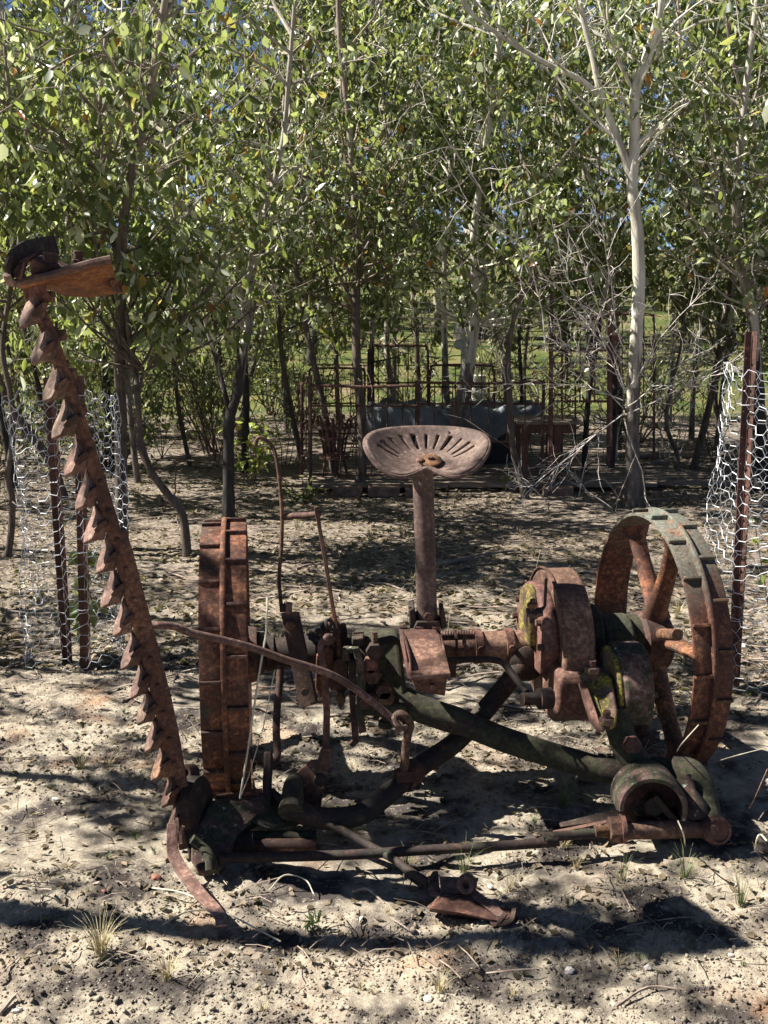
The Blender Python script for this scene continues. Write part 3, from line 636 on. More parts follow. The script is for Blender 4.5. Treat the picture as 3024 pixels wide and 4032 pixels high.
# ---- crank cover, elbow, bottom tubes at the right
cw = at(5, 815, 1850, 2.90); rr = .086
prof = [(-.07, rr), (-.07, rr+.010), (.06, rr+.012), (.075, rr+.004), (.075, rr-.006), (.06, rr)]
AXC = (Vector((-.06, -.93, .10))).normalized()
MB().lathe(cw, AXC, prof, 30, closed=True, arc=PI*1.12, ref=Vector((1, 0, -.35))).build('crank_cover', M['lichen_grey'], mower, angle=50)
MB().lathe(cw, AXC, [(-.02, 0), (-.02, rr+.002)], 36).build('crank_wheel', M['rust_red'], mower)
MB().lathe(cw+Vector((.015, 0, -.01)), AXC, [(-.02, .03), (.02, .026), (.022, 0)], 18).build('crank_hub', M['rust_dark'], mower)
MB().bar(cw+Vector((.01, -.02, .03)), cw+Vector((.075, -.03, -.05)), .03, .02).build('crank_arm', M['rust_dark'], mower, bevel=.004)
q = smooth_path([at(5, 960, 1670, 3.06), at(5, 1060, 1700, 3.03), at(5, 1120, 1790, 2.98), at(5, 1150, 1890, 2.93), at(5, 1178, 1990, 2.87)], 6)
MB().tube(q, [.047]*7+[.045]*6+[.040]*6+[.036]*(len(q)-19), 22).build('elbow_pipe', M['moss'], mower)
MB().tube([at(5, 1010, 1720, 2.96), at(5, 1050, 1800, 2.93), at(5, 1085, 1880, 2.90), at(5, 1100, 1960, 2.88)], [.030, .022, .034, .036], 18).build('elbow_rib', M['lichen_grey'], mower)
MB().lathe(at(5, 1190, 2010, 2.86), (.25, -.93, .25), [(-.05, 0), (-.045, .025), (-.02, .038), (.02, .041), (.036, .036), (.036, .030), (.030, .028), (.030, 0)], 28).build('ball_end', M['rust_case'], mower)
MB().bar(at(5, 1180, 2030, 2.82), at(5, 1192, 1990, 2.82), .010, .012).build('end_pin', M['rust_pink'], mower)
MB().tube([at(5, 668, 2020, 2.83), at(5, 1180, 2008, 2.87)], .0255, 20).build('drag_tube', M['rust_case'], mower)
MB().nut(at(5, 628, 2015, 2.83), (1, .05, 0), .036, .042).build('hex_nut', M['rust'], mower, bevel=.003)
MB().lathe(at(5, 662, 2010, 2.83), (1, .05, 0), [(-.006, .0), (-.006, .040), (.006, .040), (.006, 0)], 20).build('washer', M['rust'], mower)
hel = []; a = at(5, 505, 2028, 2.82); bb = at(5, 592, 2022, 2.83)
for i in range(12*10+1):
    t = i/120; an = 2*PI*12*t; hel.append(a.lerp(bb, t)+UP*math.sin(an)*.0145+Vector((0, math.cos(an)*.0145, 0)))
MB().tube(hel, .003, 5).build('screw_thread', M['rust_orange'], mower)
q = smooth_path([at(5, 600, 2025, 2.83), at(5, 500, 2038, 2.82), at(5, 200, 2062, 2.80), at(6, 1659, 570, 2.80), at(6, 1300, 598, 2.79), at(6, 900, 620, 2.78), at(6, 500, 645, 2.77), at(6, 0, 658, 2.75), at(2, 850, 880, 2.74)], 3)
MB().tube(q, .0135, 16).build('drag_rod', M['rust_dark'], mower)
MB().slab([at(8, 10, 1085, 2.93), at(8, 600, 945, 2.97), at(8, 740, 930, 2.98), at(8, 735, 980, 2.96), at(8, 600, 1040, 2.94), at(8, 20, 1120, 2.91)], (0, .02, -.012)).build('pitman_bar', M['rust_dark'], mower, bevel=.003)
MB().slab([at(8, -40, 1150, 2.90), at(8, 440, 1052, 2.91), at(8, 455, 1075, 2.90), at(8, -45, 1172, 2.88)], (0, .02, -.01)).build('pitman_slat', M['wood_red'], mower, bevel=.002)
MB().slab([at(8, 605, 950, 2.94), at(8, 900, 930, 2.95), at(8, 960, 1080, 2.90), at(8, 610, 1090, 2.90)], (0, .05, -.02)).build('clamp_plate', M['rust_dark'], mower, bevel=.006)
for x, y in ((640, 995), (712, 985), (785, 985)): MB().nut(at(8, x, y, 2.905), (0, -1, .6), .013, .014).build('hex_nut', M['lichen_grey'], mower)
MB().strip(smooth_path([at(8, 800, 1060, 2.88), at(8, 860, 1010, 2.89), at(8, 940, 1020, 2.89), at(8, 960, 1080, 2.87)], 4), .03, .008, (0, 1, .4)).build('leather_strap', M['tub'], mower)

# ---- inner shoe at the left
sh_top = [at(2, 780, 455, 2.90), at(2, 830, 460, 2.90), at(2, 1000, 462, 2.92), at(2, 1090, 440, 2.94), at(2, 1180, 390, 2.97)]
sh_r = [at(2, 1235, 400, 2.97), at(2, 1235, 520, 2.93), at(2, 1080, 620, 2.88), at(2, 1000, 680, 2.84), at(2, 900, 840, 2.77), at(2, 870, 930, 2.73), at(2, 820, 1005, 2.70)]
sh_l = [at(2, 700, 1000, 2.70), at(2, 640, 900, 2.72), at(2, 645, 770, 2.76), at(2, 700, 640, 2.82)]
shoe = MB().slab(sh_top+sh_r+sh_l, (.01, .07, -.05)).build('inner_shoe', M['lichen_grey'], mower, bevel=.016, seg=3)
q = smooth_path([at(2, 655, 740, 2.735), at(2, 720, 790, 2.735), at(2, 790, 880, 2.71), at(2, 800, 980, 2.685)], 4)
MB().tube(q, [.02]*5+[.022]*(len(q)-5), 12, flat=.6).build('shoe_rib', M['moss'], shoe)
MB().slab([at(2, 1060, 440, 2.95), at(2, 1230, 400, 2.99), at(2, 1460, 520, 2.98), at(2, 1460, 640, 2.92), at(2, 1200, 680, 2.86), at(2, 1060, 620, 2.88)], (.0, .06, -.03)).build('hinge_casting', M['moss'], mower, bevel=.018, seg=3)
MB().bar(at(2, 830, 440, 2.93), at(2, 1165, 395, 2.97), .010, .012).build('top_slat', M['rust_orange'], mower)
MB().lathe(at(2, 672, 500, 2.86), Vector((.95, -.25, .1)), [(-.02, 0), (-.02, .075), (-.005, .085), (.02, .08), (.02, 0)], 32).build('knife_disc', M['rust_dark'], mower)
MB().slab([at(2, 560, 420, 2.84), at(2, 640, 380, 2.86), at(2, 700, 480, 2.86), at(2, 700, 700, 2.80), at(2, 640, 930, 2.73), at(2, 590, 700, 2.78)], (.0, .05, -.02)).build('shoe_web', M['rust_dark'], mower, bevel=.01)
MB().lathe(at(2, 626, 262, 2.90), Vector((-.3, -.9, .35)), [(-.03, .012), (.02, .012), (.022, .020), (.015, .024), (-.03, .022)], 20, closed=True).build('eye_tube', M['rust'], mower)
MB().tube([at(2, 1100, 790, 2.86), at(2, 1558, 788, 2.86)], .0185, 16).build('roller_tube', M['rust_red'], mower)
MB().tube([at(2, 1040, 735, 2.89), at(2, 1560, 725, 2.90)], .0185, 16).build('roller_tube', M['moss'], mower)
MB().tube([at(2, 900, 800, 2.85), at(2, 1110, 770, 2.85)], .03, 16).build('roller_tube', M['rust_dark'], mower)
q = smooth_path([at(2, 512, 630, 2.74), at(2, 512, 730, 2.72), at(2, 520, 850, 2.70), at(2, 580, 965, 2.665), at(2, 650, 1060, 2.60), at(2, 730, 1160, 2.555), at(2, 800, 1230, 2.52), at(2, 862, 1310, 2.48), at(2, 866, 1375, 2.445)], 4)
MB().strip(q, [.026+.008*math.sin(i/len(q)*PI) for i in range(len(q))], .007, (1, .15, 0)).build('grass_stick_runner', M['rust_pink'], mower, bevel=.0015)
MB().strip([at(2, 545, 590, 2.73), at(2, 552, 650, 2.72), at(2, 545, 725, 2.715)], .008, .003, (1, 0, 0)).build('bent_strip', M['rust_pink'], mower)
MB().strip([at(2, 594, 650, 2.71), at(2, 572, 700, 2.71), at(2, 576, 780, 2.70)], .008, .003, (1, 0, 0)).build('bent_strip', M['rust_pink'], mower)

# ---- raised cutter bar with its guards
BARL = [(100, 1120), (118, 1175), (150, 1235), (186, 1314), (238, 1460), (281, 1590), (325, 1725), (366, 1852), (402, 1968), (436, 2085), (470, 2195), (502, 2315), (535, 2435), (566, 2550), (595, 2660), (622, 2765), (645, 2870), (663, 2970), (680, 3065), (696, 3160), (712, 3260), (722, 3340)]
def barY(y): return 2.63+.21*(y-1175)/(3300-1175)
bar_pts = [at('s', x+9, y, barY(y)) for x, y in BARL]
wd = [.031+.006*min(1, i/10) for i in range(len(bar_pts))]
cb = MB().strip(bar_pts, wd, .011, (.95, .30, 0)).build('cutter_bar', M['rust_red'], mower, bevel=.002)
MB().strip([p+Vector((.020, .012, 0)) for p in bar_pts[9:-1]], .016, .02, (.9, .4, 0)).build('back_rib', M['rust'], cb, bevel=.003)
tips = [(79, 1289), (125, 1439), (170, 1588), (210, 1730), (251, 1873), (295, 2008), (332, 2140), (376, 2262), (403, 2388), (444, 2506), (481, 2632), (512, 2744), (540, 2855), (568, 2958), (600, 3073), (633, 3182), (657, 3285)]
def interp_bar(y):
    y = max(y, 1121)
    for (x0, y0), (x1, y1) in zip(BARL, BARL[1:]):
        if y0 <= y <= y1: t = (y-y0)/(y1-y0); return x0+(x1-x0)*t
    return BARL[-1][0]
def finger(tx, ty):
    low = min(1, max(0, (ty-1500)/1800)); sc = 1-.22*low; sx = 1-.32*low
    Yb = barY(ty); jr = random.Random(int(ty)); jx, jy, jf = jr.uniform(-6, 5), jr.uniform(-7, 6), jr.uniform(.85, 1.2); g = lambda dx, dy, f: at('s', tx+dx*sx+jx*(1-dx/104), ty+dy*sc+jy*(1-dx/104), Yb-f*jf)
    out = [(48, -180, .004), (29, -112, .014), (8, -64, .030), (-3, -30, .044), (-3, -2, .054), (8, 7, .054), (35, -5, .048), (62, -13, .030), (88, -16, .012), (104, -84, .006), (74, -150, .004)]
    F = [g(*p) for p in out]; Bk = [g(a, b_, f-.016) for a, b_, f in out]; n = len(out)
    R1 = g(56, -66, .074); R2 = g(32, -18, .072); R3 = g(60, -132, .034)
    v = F+Bk+[R1, R2, R3]; r1, r2, r3 = 2*n, 2*n+1, 2*n+2
    f = [(0, 1, r3), (1, 2, r1), (1, r1, r3), (2, 3, r2), (2, r2, r1), (3, 4, r2), (4, 5, r2), (5, 6, r2), (6, 7, r1), (6, r1, r2), (7, 8, r1), (8, 9, r1), (9, 10, r3), (9, r3, r1), (10, 0, r3)]
    f += [tuple(range(2*n-1, n-1, -1))]+[((i+1) % n, i, i+n, (i+1) % n+n) for i in range(n)]
    MB().add(v, f).build('knife_guard', M['rust_pink'] if ty < 3000 else M['rust'], cb, bevel=.0012, angle=24)
    MB().slab([g(40, -54, .084), g(58, -76, .080), g(92, -104, .030), g(104, -92, .026), g(98, -74, .028), g(52, -46, .074)], (.0, .014, -.004)).build('guard_lip', M['rust_red'], cb, bevel=.0015)
    bx = g(118, -120, -.004)
    MB().box(bx, (.018, .022, .026)).build('guard_bolt', M['rust'], cb, bevel=.002)
    MB().box(g(98, -136, .006), (.004, .010, .045*sc)).build('knife_back', M['rust_dark'], cb)
for t in tips: finger(*t)
for i in range(1, len(bar_pts)-3):                              # rivets along the bar
    p = bar_pts[i].lerp(bar_pts[i+1], .35)+Vector((.006, -.008, 0))
    MB().lathe(p, (.25, -.96, .1), [(-.002, .0065), (.002, .0055), (.004, .003), (.0045, 0)], 10).build('rivet', M['rust'], cb)
for fr in (.1, .5, .9):                                         # hinge knuckles and catch of the tool box
    a = at(4, 378+fr*274, 1484+2*fr, 3.262); MB().tube([a-AX*.012, a+AX*.012], .006, 10).build('hinge_knuckle', M['rust'], lid)
MB().nut(at(4, 600, 1880, 3.03), (0, 1, 0), .010, .014).build('bolt_head', M['rust'], mower)
for k in range(7):                                              # bolts round the shoulder of the gear case
    an = R(15+25*k); c_ = axp(.462, math.cos(an)*.178, AXZ+math.sin(an)*.178)
    MB().nut(c_, AX, .011, .016).build('flange_bolt', M['rust'], case)
for k in range(5):
    an = R(5+32*k); c_ = axp(.757, .262+math.cos(an)*.108, AXZ-.055+math.sin(an)*.108)
    MB().nut(c_, AX, .010, .016).build('flange_bolt', M['rust'], pin)
MB().strip([axp(.572-.054, .249*math.cos(R(a_)), AXZ+.249*math.sin(R(a_))) for a_ in range(8, 176, 8)], .010, .006, AX).build('case_seam', M['rust_case'], case, bevel=.001)
for xx in (-.36, -.06, .0, .30, .40):                           # set collars on the axle
    MB().lathe(axp(xx), AX, [(-.012, .040), (-.012, .056), (.012, .056), (.012, .040)], 24).build('set_collar', M['rust' if xx > 0 else 'rust_dark'], mower)
    MB().nut(axp(xx, .058, AXZ+.01), FW, .009, .014).build('set_screw', M['rust'], mower)
# outer shoe at the top of the bar, seen from below
def o1(x, y, Y): return at(1, x, y, Y)
front = [(60, 400, 2.52), (75, 450, 2.53), (140, 478, 2.56), (280, 440, 2.56), (440, 405, 2.56), (620, 350, 2.56), (800, 300, 2.57), (965, 265, 2.58)]
low = [(95, 440, 2.60), (130, 480, 2.62), (230, 540, 2.66), (300, 545, 2.68), (440, 520, 2.70), (560, 580, 2.74), (800, 590, 2.76), (1030, 556, 2.78)]
v = [o1(*p) for p in front]+[o1(*p) for p in low]
n = len(front); fs = [(i, i+1, n+i+1, n+i) for i in range(n-1)]
os_ = MB().add(v, fs).build('outer_shoe', M['orange_plate'], cb, angle=60)
sd = os_.modifiers.new('thick', 'SOLIDIFY'); sd.thickness = .006; sd.offset = 0
MB().tube(smooth_path([o1(*p) for p in front], 3), .009, 8).build('shoe_lip', M['rust_pink'], os_)
MB().strip(smooth_path([o1(62, 395, 2.53), o1(110, 290, 2.57), o1(210, 205, 2.62), o1(350, 165, 2.66), o1(492, 142, 2.70)], 4), .045, .006, (0, .3, 1)).build('side_wall', M['rust_dark'], os_)
MB().slab([o1(100, 420, 2.55), o1(105, 370, 2.55), o1(180, 270, 2.57), o1(300, 210, 2.57), o1(290, 260, 2.57), o1(220, 300, 2.56), o1(180, 450, 2.55)], (.0, .02, 0)).build('shoe_gusset', M['rust'], os_, bevel=.004)
MB().slab([o1(250, 300, 2.55), o1(290, 255, 2.55), o1(380, 300, 2.57), o1(500, 330, 2.6), o1(560, 360, 2.6), o1(270, 420, 2.56)], (.0, .06, .01)).build('shoe_gusset', M['rust_red'], os_, bevel=.004)
for (x, y0, y1, w, Y) in ((450, 208, 330, 62, 2.60), (690, 193, 290, 46, 2.64)):
    a, bb = o1(x-12, y1+10, Y), o1(x-4, y0, Y); r0 = w/2.2117/FS*2.65
    MB().tube([a, a.lerp(bb, .3)], r0*1.25, 6).build('hex_nut', M['rust_red'], os_, bevel=.002)
    MB().tube([a.lerp(bb, .28), a.lerp(bb, .8)], r0*.95, 12).build('stud', M['rust'], os_, bevel=.002)
    MB().tube([a.lerp(bb, .72), bb], r0*1.05, 6).build('hex_nut', M['rust'], os_, bevel=.002)
MB().slab([o1(1000, 450, 2.66), o1(960, 452, 2.66), o1(1030, 556, 2.70), o1(975, 540, 2.7)], (0, .05, 0)).build('broken_edge', M['rust_orange'], os_)
MB().strip([o1(310, 430, 2.62), o1(330, 560, 2.62), o1(400, 640, 2.625)], .04, .012, (1, .2, 0)).build('shoe_neck', M['rust_red'], os_, bevel=.002)
# frayed cord hanging by the left wheel
cord = MB().tube([at(3, 530, 700, 3.02), at(3, 520, 950, 2.98), at(3, 460, 1300, 2.93), at(3, 395, 1750, 2.90), at(3, 340, 2085, 2.89)], .0028, 6)
tag(center_thing(cord.build('dry_grass_stalk', M['cord']), onground(3, 340, 2085, .1)), 'long pale dry stalk standing against the left iron wheel', 'grass stalk')
cord = MB().tube([at(3, 580, 1200, 3.0), at(3, 500, 1600, 2.95), at(3, 400, 1930, 2.92), at(3, 350, 2060, 2.90)], .0016, 5)
tag(center_thing(cord.build('dry_grass_stalk', M['cord']), onground(3, 350, 2060, .1)), 'thinner dry stalk leaning right beside the taller stalk by the left iron wheel', 'grass stalk')
# ------------------------------------------------------------------ leaves and trees
# one leaf: two folded halves, 4 triangles
LT = np.array([(0, 0, 0), (.30, .26, .07), (.33, .60, .08), (0, 1, .0), (-.33, .60, .08), (-.30, .26, .07)])
LFACE = np.array([(0, 1, 2, 3), (0, 3, 4, 5)])
def leaf_cloud(name, anchors, size, mat, rng, droop=.75, wide=1.0, tint=None, jitter=.035, lpc=1):
    P = np.repeat(np.asarray(anchors, float), lpc, 0); n = len(P)
    P = P+rng.normal(0, jitter, (n, 3))
    d = rng.normal(0, .55, (n, 3)); d[:, 2] = d[:, 2]*.6-droop; d /= np.linalg.norm(d, axis=1)[:, None]
    q = rng.normal(0, 1, (n, 3)); w = np.cross(d, q); w /= np.linalg.norm(w, axis=1)[:, None]; nn = np.cross(w, d)
    L = size*rng.uniform(.5, 1.4, n); W = L*np.where(rng.random(n) < .62, rng.uniform(.30, .58, n), rng.uniform(.6, 1.1, n))*wide
    V = P[:, None]+w[:, None]*(LT[None, :, 0, None]*W[:, None, None])+d[:, None]*(LT[None, :, 1, None]*L[:, None, None])+nn[:, None]*(LT[None, :, 2, None]*L[:, None, None]*rng.uniform(-1.5, 3.2, n)[:, None, None])
    F = (np.arange(n)*6)[:, None, None]+LFACE[None]
    t = rng.beta(1.2, 1.2, n) if tint is None else tint(rng, n)
    t = np.where(rng.random(n) < .012, 1, t)
    me = fast_mesh(name, V.reshape(-1, 3), F.reshape(-1, 4), 4, np.repeat(t, 6)); me.materials.append(mat)
    return me
def wander(a, d, L, n, amp, rng, lift=0.0):
    pts = [Vector(a)]; d = Vector(d).normalized()
    for i in range(n):
        d = (d+Vector(rng.normal(0, amp, 3))+Vector((0, 0, lift))).normalized(); pts.append(pts[-1]+d*(L/n))
    return pts
def tree(path, r0, r1, mat, label, seed, leaves=2600, crown=(1.1, 4.4), reach=.9, nbr=22, size=.05, lmat='leaf', sparse_dead=0, group=None, name='gum_sapling', forks=None, cat='tree', wide=1.0, leafparts=0, up=.55, bmat=None, tmat=None):
    rng = np.random.default_rng(seed)
    path = [Vector(p) for p in path]; base = path[0].copy(); base.z = gzp(base.x, base.y)
    if path[0].z > base.z-.03: path[0] = Vector((path[0].x, path[0].y, base.z-.03))
    root = thing(name, base, label, cat, group)
    sp = smooth_path(path, 5); mb = MB()
    N = len(sp); rad = [r0*(1+.35*math.exp(-i/1.5)*.6)*(1-i/(N-1))+r1*i/(N-1) for i in range(N)]
    rad = [r*(1+rng.uniform(-.07, .07)) for r in rad]
    mb.tube(sp, rad, 10); anchors = []
    stems = [(sp, r0, r1)]
    for f in (forks or []):
        fs = smooth_path(f[0], 5); mb.tube(fs, [f[1], f[2]], 8); stems.append((fs, f[1], f[2]))
    for si, (st, ra, rb) in enumerate(stems):
        hi = [p for p in st if p.z > crown[0]*.85]
        if not hi: continue
        cnt = nbr if si == 0 else max(4, nbr//2)
        for b in range(cnt):
            p = hi[int(rng.random()**.9*(len(hi)-1))]
            an = rng.uniform(0, 2*PI); d = Vector((math.cos(an), math.sin(an), up*rng.uniform(.2, 1.9)))
            L = reach*rng.uniform(.45, 1.15); br = wander(p, d, L, 5, .16, rng, .05)
            mb.tube(br, [.012*min(1, r0/.03), .003], 5, cap=False)
            for k in range(4):
                q = br[2+int(rng.random()*3.99)]
                if q.z < crown[0]-.2: continue
                tw = wander(q, Vector(rng.normal(0, 1, 3))+Vector((0, 0, .1)), L*rng.uniform(.25, .5), 4, .25, rng, -.08)
                mb.tube(tw, [.004, .0015], 4, cap=False)
                for u in tw[1:]: anchors.append(u)
                for u in range(2): anchors.append(tw[2].lerp(tw[3], rng.random()))
            anchors += br[3:]
    for k in range(sparse_dead):
        p = sp[int(rng.uniform(.1, .5)*N)]; an = rng.uniform(0, 2*PI)
        mb.tube(wander(p, (math.cos(an), math.sin(an), rng.uniform(-.3, .9)), rng.uniform(.2, .7), 6, .25, rng), [.005, .0015], 4, cap=False)
    mb.build('trunk', M[mat], root, angle=60)
    if leaves and anchors:
        A = np.array([tuple(a) for a in anchors]); A = A[A[:, 2] > crown[0]-.1]
        wt = rng.gamma(.35, 1, len(A))+.02; idx = rng.choice(len(A), int(leaves*.52), p=wt/wt.sum())
        me = leaf_cloud('crown', A[idx], size*1.38, M[lmat], rng, wide=wide, jitter=.055)
        o = link('crown', me, root); o['kind'] = 'stuff'
        if leafparts:
            tm = []
            for v in range(5):
                t = leaf_cloud('leaf', np.zeros((1, 3)), size*1.5, M['leaf_warm'], np.random.default_rng(900+v), jitter=0, wide=1.15, tint=lambda r, n: np.full(n, r.uniform(.1, .95))); tm.append(t)
            A2 = A[np.argsort(A[:, 1])][:max(40, len(A)//2)]
            for i in range(leafparts):
                a = A2[int(rng.integers(0, len(A2)))]+rng.normal(0, .05, 3)
                l = bpy.data.objects.new('leaf', tm[i % 5]); COL.objects.link(l); l.parent = root
                l.location = Vector(a)-base; l.rotation_euler = (0, 0, rng.uniform(0, 6.28)); s_ = rng.uniform(.7, 1.25); l.scale = (s_, s_, s_)
    return root
def D(*pts):                                                    # trunk line: (x, y, distance) read from the photo
    return [at('d', x, y, Y) for x, y, Y in pts]
def base(x, y): g = onground('d', x, y); return g.y
# --- trunks that can be told apart
Y1 = base(493, 1117)
tree(D((493, 1117, Y1), (494, 1000, Y1), (495, 910, Y1), (512, 850, Y1), (524, 770, Y1), (537, 700, Y1+.05), (541, 600, Y1+.05), (552, 520, Y1+.1), (585, 420, Y1+.1), (612, 300, Y1+.1), (625, 150, Y1), (640, -40, Y1)), .042, .012, 'bark_mixed',
     'young gum with charcoal-black lower trunk and white upper bark, behind the left iron wheel', 11, 5200, (1.35, 4.3), 1.0, 30, .052, sparse_dead=5,
     forks=[(D((498, 900, Y1), (470, 790, Y1), (440, 680, Y1-.1), (405, 560, Y1-.1), (370, 430, Y1-.1), (350, 250, Y1)), .02, .006), (D((497, 920, Y1), (520, 800, Y1+.2), (500, 700, Y1+.2), (480, 560, Y1+.2), (470, 400, Y1+.2)), .016, .005)])
Y2 = base(775, 1060)
tree(D((775, 1062, Y2), (785, 960, Y2), (775, 840, Y2), (768, 700, Y2), (772, 560, Y2), (766, 430, Y2), (752, 250, Y2), (735, 100, Y2), (728, -60, Y2)), .043, .016, 'bark_brown',
     'straight brown-barked gum rising just left of the iron seat, in front of the bedsteads', 12, 5200, (1.4, 3.9), 1.05, 30, .05, sparse_dead=6,
     forks=[(D((772, 680, Y2), (735, 600, Y2-.1), (690, 520, Y2-.2), (640, 430, Y2-.2), (610, 350, Y2-.2)), .014, .004), (D((770, 620, Y2), (800, 520, Y2), (812, 420, Y2), (815, 300, Y2)), .012, .004)])
Y3 = base(1368, 1092)
tree(D((1368, 1095, Y3), (1366, 980, Y3), (1368, 860, Y3), (1374, 740, Y3), (1380, 620, Y3), (1377, 500, Y3), (1366, 400, Y3), (1371, 300, Y3), (1372, 200, Y3), (1395, 130, Y3), (1418, 60, Y3), (1432, -30, Y3)), .052, .030, 'bark_white',
     'tall white-barked gum with a forked trunk behind the right iron wheel', 13, 1500, (2.75, 4.6), .9, 16, .05, up=.8,
     forks=[(D((1369, 400, Y3), (1345, 330, Y3), (1318, 260, Y3), (1298, 205, Y3), (1280, 120, Y3), (1262, 50, Y3), (1245, -30, Y3)), .031, .018),
            (D((1300, 212, Y3), (1250, 170, Y3), (1190, 142, Y3), (1120, 102, Y3), (1060, 62, Y3), (1010, 20, Y3), (975, -40, Y3)), .021, .012),
            (D((1372, 205, Y3), (1352, 165, Y3), (1330, 120, Y3), (1315, 60, Y3), (1310, -20, Y3)), .014, .007)])
Y4 = base(405, 1200)
tree(D((405, 1200, Y4), (396, 1120, Y4), (372, 1080, Y4), (345, 1045, Y4), (322, 1010, Y4), (304, 950, Y4), (298, 870, Y4), (290, 790, Y4+.1), (275, 700, Y4+.1), (258, 600, Y4+.1), (245, 520, Y4+.1), (225, 400, Y4), (215, 250, Y4), (230, 60, Y4)), .026, .010, 'bark_brown',
     'thin gum whose trunk kinks sharply near the ground, left of the left iron wheel', 14, 4200, (1.25, 3.9), .9, 26, .055, sparse_dead=6,
     forks=[(D((318, 1005, Y4), (300, 960, Y4+.1), (296, 880, Y4+.1), (310, 800, Y4+.1)), .016, .009), (D((290, 790, Y4+.1), (250, 660, Y4+.2), (200, 560, Y4+.2), (150, 480, Y4+.2)), .012, .005)])
Y5 = base(18, 1200)
tree(D((14, 1205, Y5), (24, 1150, Y5), (26, 1080, Y5), (16, 1030, Y5), (26, 960, Y5), (24, 860, Y5), (6, 760, Y5), (18, 650, Y5), (40, 540, Y5), (45, 420, Y5), (30, 300, Y5), (10, 100, Y5)), .022, .011, 'bark_brown',
     'crooked thin gum at the left edge with a knobbly bend near its foot', 15, 3800, (1.5, 3.7), .9, 24, .052, sparse_dead=6)
Y6 = base(985, 1040)
tree(D((985, 1040, Y6), (985, 960, Y6), (990, 880, Y6), (1005, 800, Y6), (1022, 700, Y6), (1026, 600, Y6), (1024, 500, Y6), (1040, 380, Y6), (1060, 240, Y6), (1080, 60, Y6), (1090, -40, Y6)), .046, .016, 'bark_white',
     'pale gum with a white leaning lower trunk in front of the covered tub', 16, 4600, (1.45, 3.9), 1.0, 28, .05, sparse_dead=4,
     forks=[(D((988, 930, Y6), (1012, 850, Y6+.1), (1025, 760, Y6+.1), (1035, 690, Y6+.1)), .026, .012)])
Y7 = base(1138, 1078)
tree(D((1138, 1078, Y7), (1122, 1020, Y7), (1106, 960, Y7), (1102, 880, Y7), (1098, 800, Y7), (1100, 740, Y7), (1118, 660, Y7), (1150, 590, Y7), (1165, 480, Y7), (1150, 350, Y7)), .030, .010, 'bark_brown',
     'slim grey gum with a dog-leg foot between the iron seat and the table', 17, 2400, (1.7, 3.6), .8, 18, .05, sparse_dead=7)
Y8 = base(652, 1000)
tree(D((655, 1000, Y8), (636, 920, Y8), (620, 840, Y8), (606, 740, Y8), (602, 640, Y8), (612, 540, Y8), (640, 400, Y8), (650, 200, Y8), (660, 0, Y8)), .028, .010, 'bark_brown',
     'dark slender gum at the left end of the bedstead row', 18, 3800, (1.3, 3.9), 1.0, 24, .05, sparse_dead=5)
Y9 = base(1466, 1035)
tree(D((1466, 1038, Y9), (1462, 980, Y9), (1440, 920, Y9), (1448, 840, Y9), (1470, 760, Y9), (1478, 660, Y9), (1490, 520, Y9), (1480, 360, Y9), (1470, 180, Y9), (1465, 0, Y9)), .020, .009, 'bark_brown',
     'spindly dark gum with a bent foot between the white gum and the right wire guard', 19, 3600, (1.55, 4.2), .9, 22, .05, sparse_dead=8)
Y10 = base(1640, 1060)
tree(D((1650, 1060, Y10), (1640, 900, Y10), (1632, 780, Y10), (1625, 680, Y10), (1600, 560, Y10), (1590, 440, Y10), (1600, 300, Y10), (1620, 120, Y10), (1640, -40, Y10)), .06, .018, 'bark_mixed',
     'thick dark gum behind the top of the right rusty post', 20, 5200, (1.3, 4.0), 1.15, 30, .052, sparse_dead=8,
     forks=[(D((1628, 700, Y10), (1600, 600, Y10-.1), (1560, 480, Y10-.2), (1530, 350, Y10-.2)), .024, .007), (D((1620, 640, Y10), (1660, 520, Y10), (1700, 400, Y10)), .03, .01)])
Y11 = base(240, 1010)
tree(D((245, 1010, Y11), (238, 900, Y11), (228, 800, Y11), (232, 700, Y11), (205, 600, Y11), (180, 480, Y11), (150, 330, Y11), (140, 120, Y11), (150, -40, Y11)), .036, .012, 'bark_mixed',
     'grey gum standing behind the left wire guard', 21, 4800, (1.4, 3.9), 1.0, 28, .052, sparse_dead=5)
Y12 = base(100, 1075)
tree(D((140, 1075, Y12), (110, 1000, Y12), (60, 930, Y12), (10, 850, Y12), (-20, 740, Y12), (-10, 600, Y12), (40, 420, Y12), (60, 250, Y12)), .04, .014, 'bark_brown',
     'gum whose lower trunk slants down behind the left wire guard', 22, 4200, (1.4, 4.0), 1.0, 26, .055, sparse_dead=4)
Y13 = base(1265, 1040)
tree(D((1262, 1045, Y13), (1265, 950, Y13), (1272, 850, Y13), (1290, 740, Y13), (1300, 650, Y13), (1320, 560, Y13), (1290, 420, Y13), (1230, 300, Y13), (1200, 160, Y13)), .026, .010, 'bark_mixed',
     'thin black-stemmed gum rising beside the wooden table', 23, 2600, (1.75, 3.9), .8, 18, .05, sparse_dead=6)
Y14 = base(1560, 1010)
tree(D((1560, 960, Y14+1), (1545, 860, Y14+1), (1555, 760, Y14+1), (1548, 640, Y14+1), (1535, 520, Y14+1), (1545, 380, Y14+1), (1560, 200, Y14+1), (1550, 0, Y14+1)), .026, .010, 'bark_brown',
     'slender brown gum in the right distance with dry foliage at its foot', 24, 4200, (1.4, 3.9), 1.0, 24, .052, sparse_dead=5)
Y15 = base(860, 960)
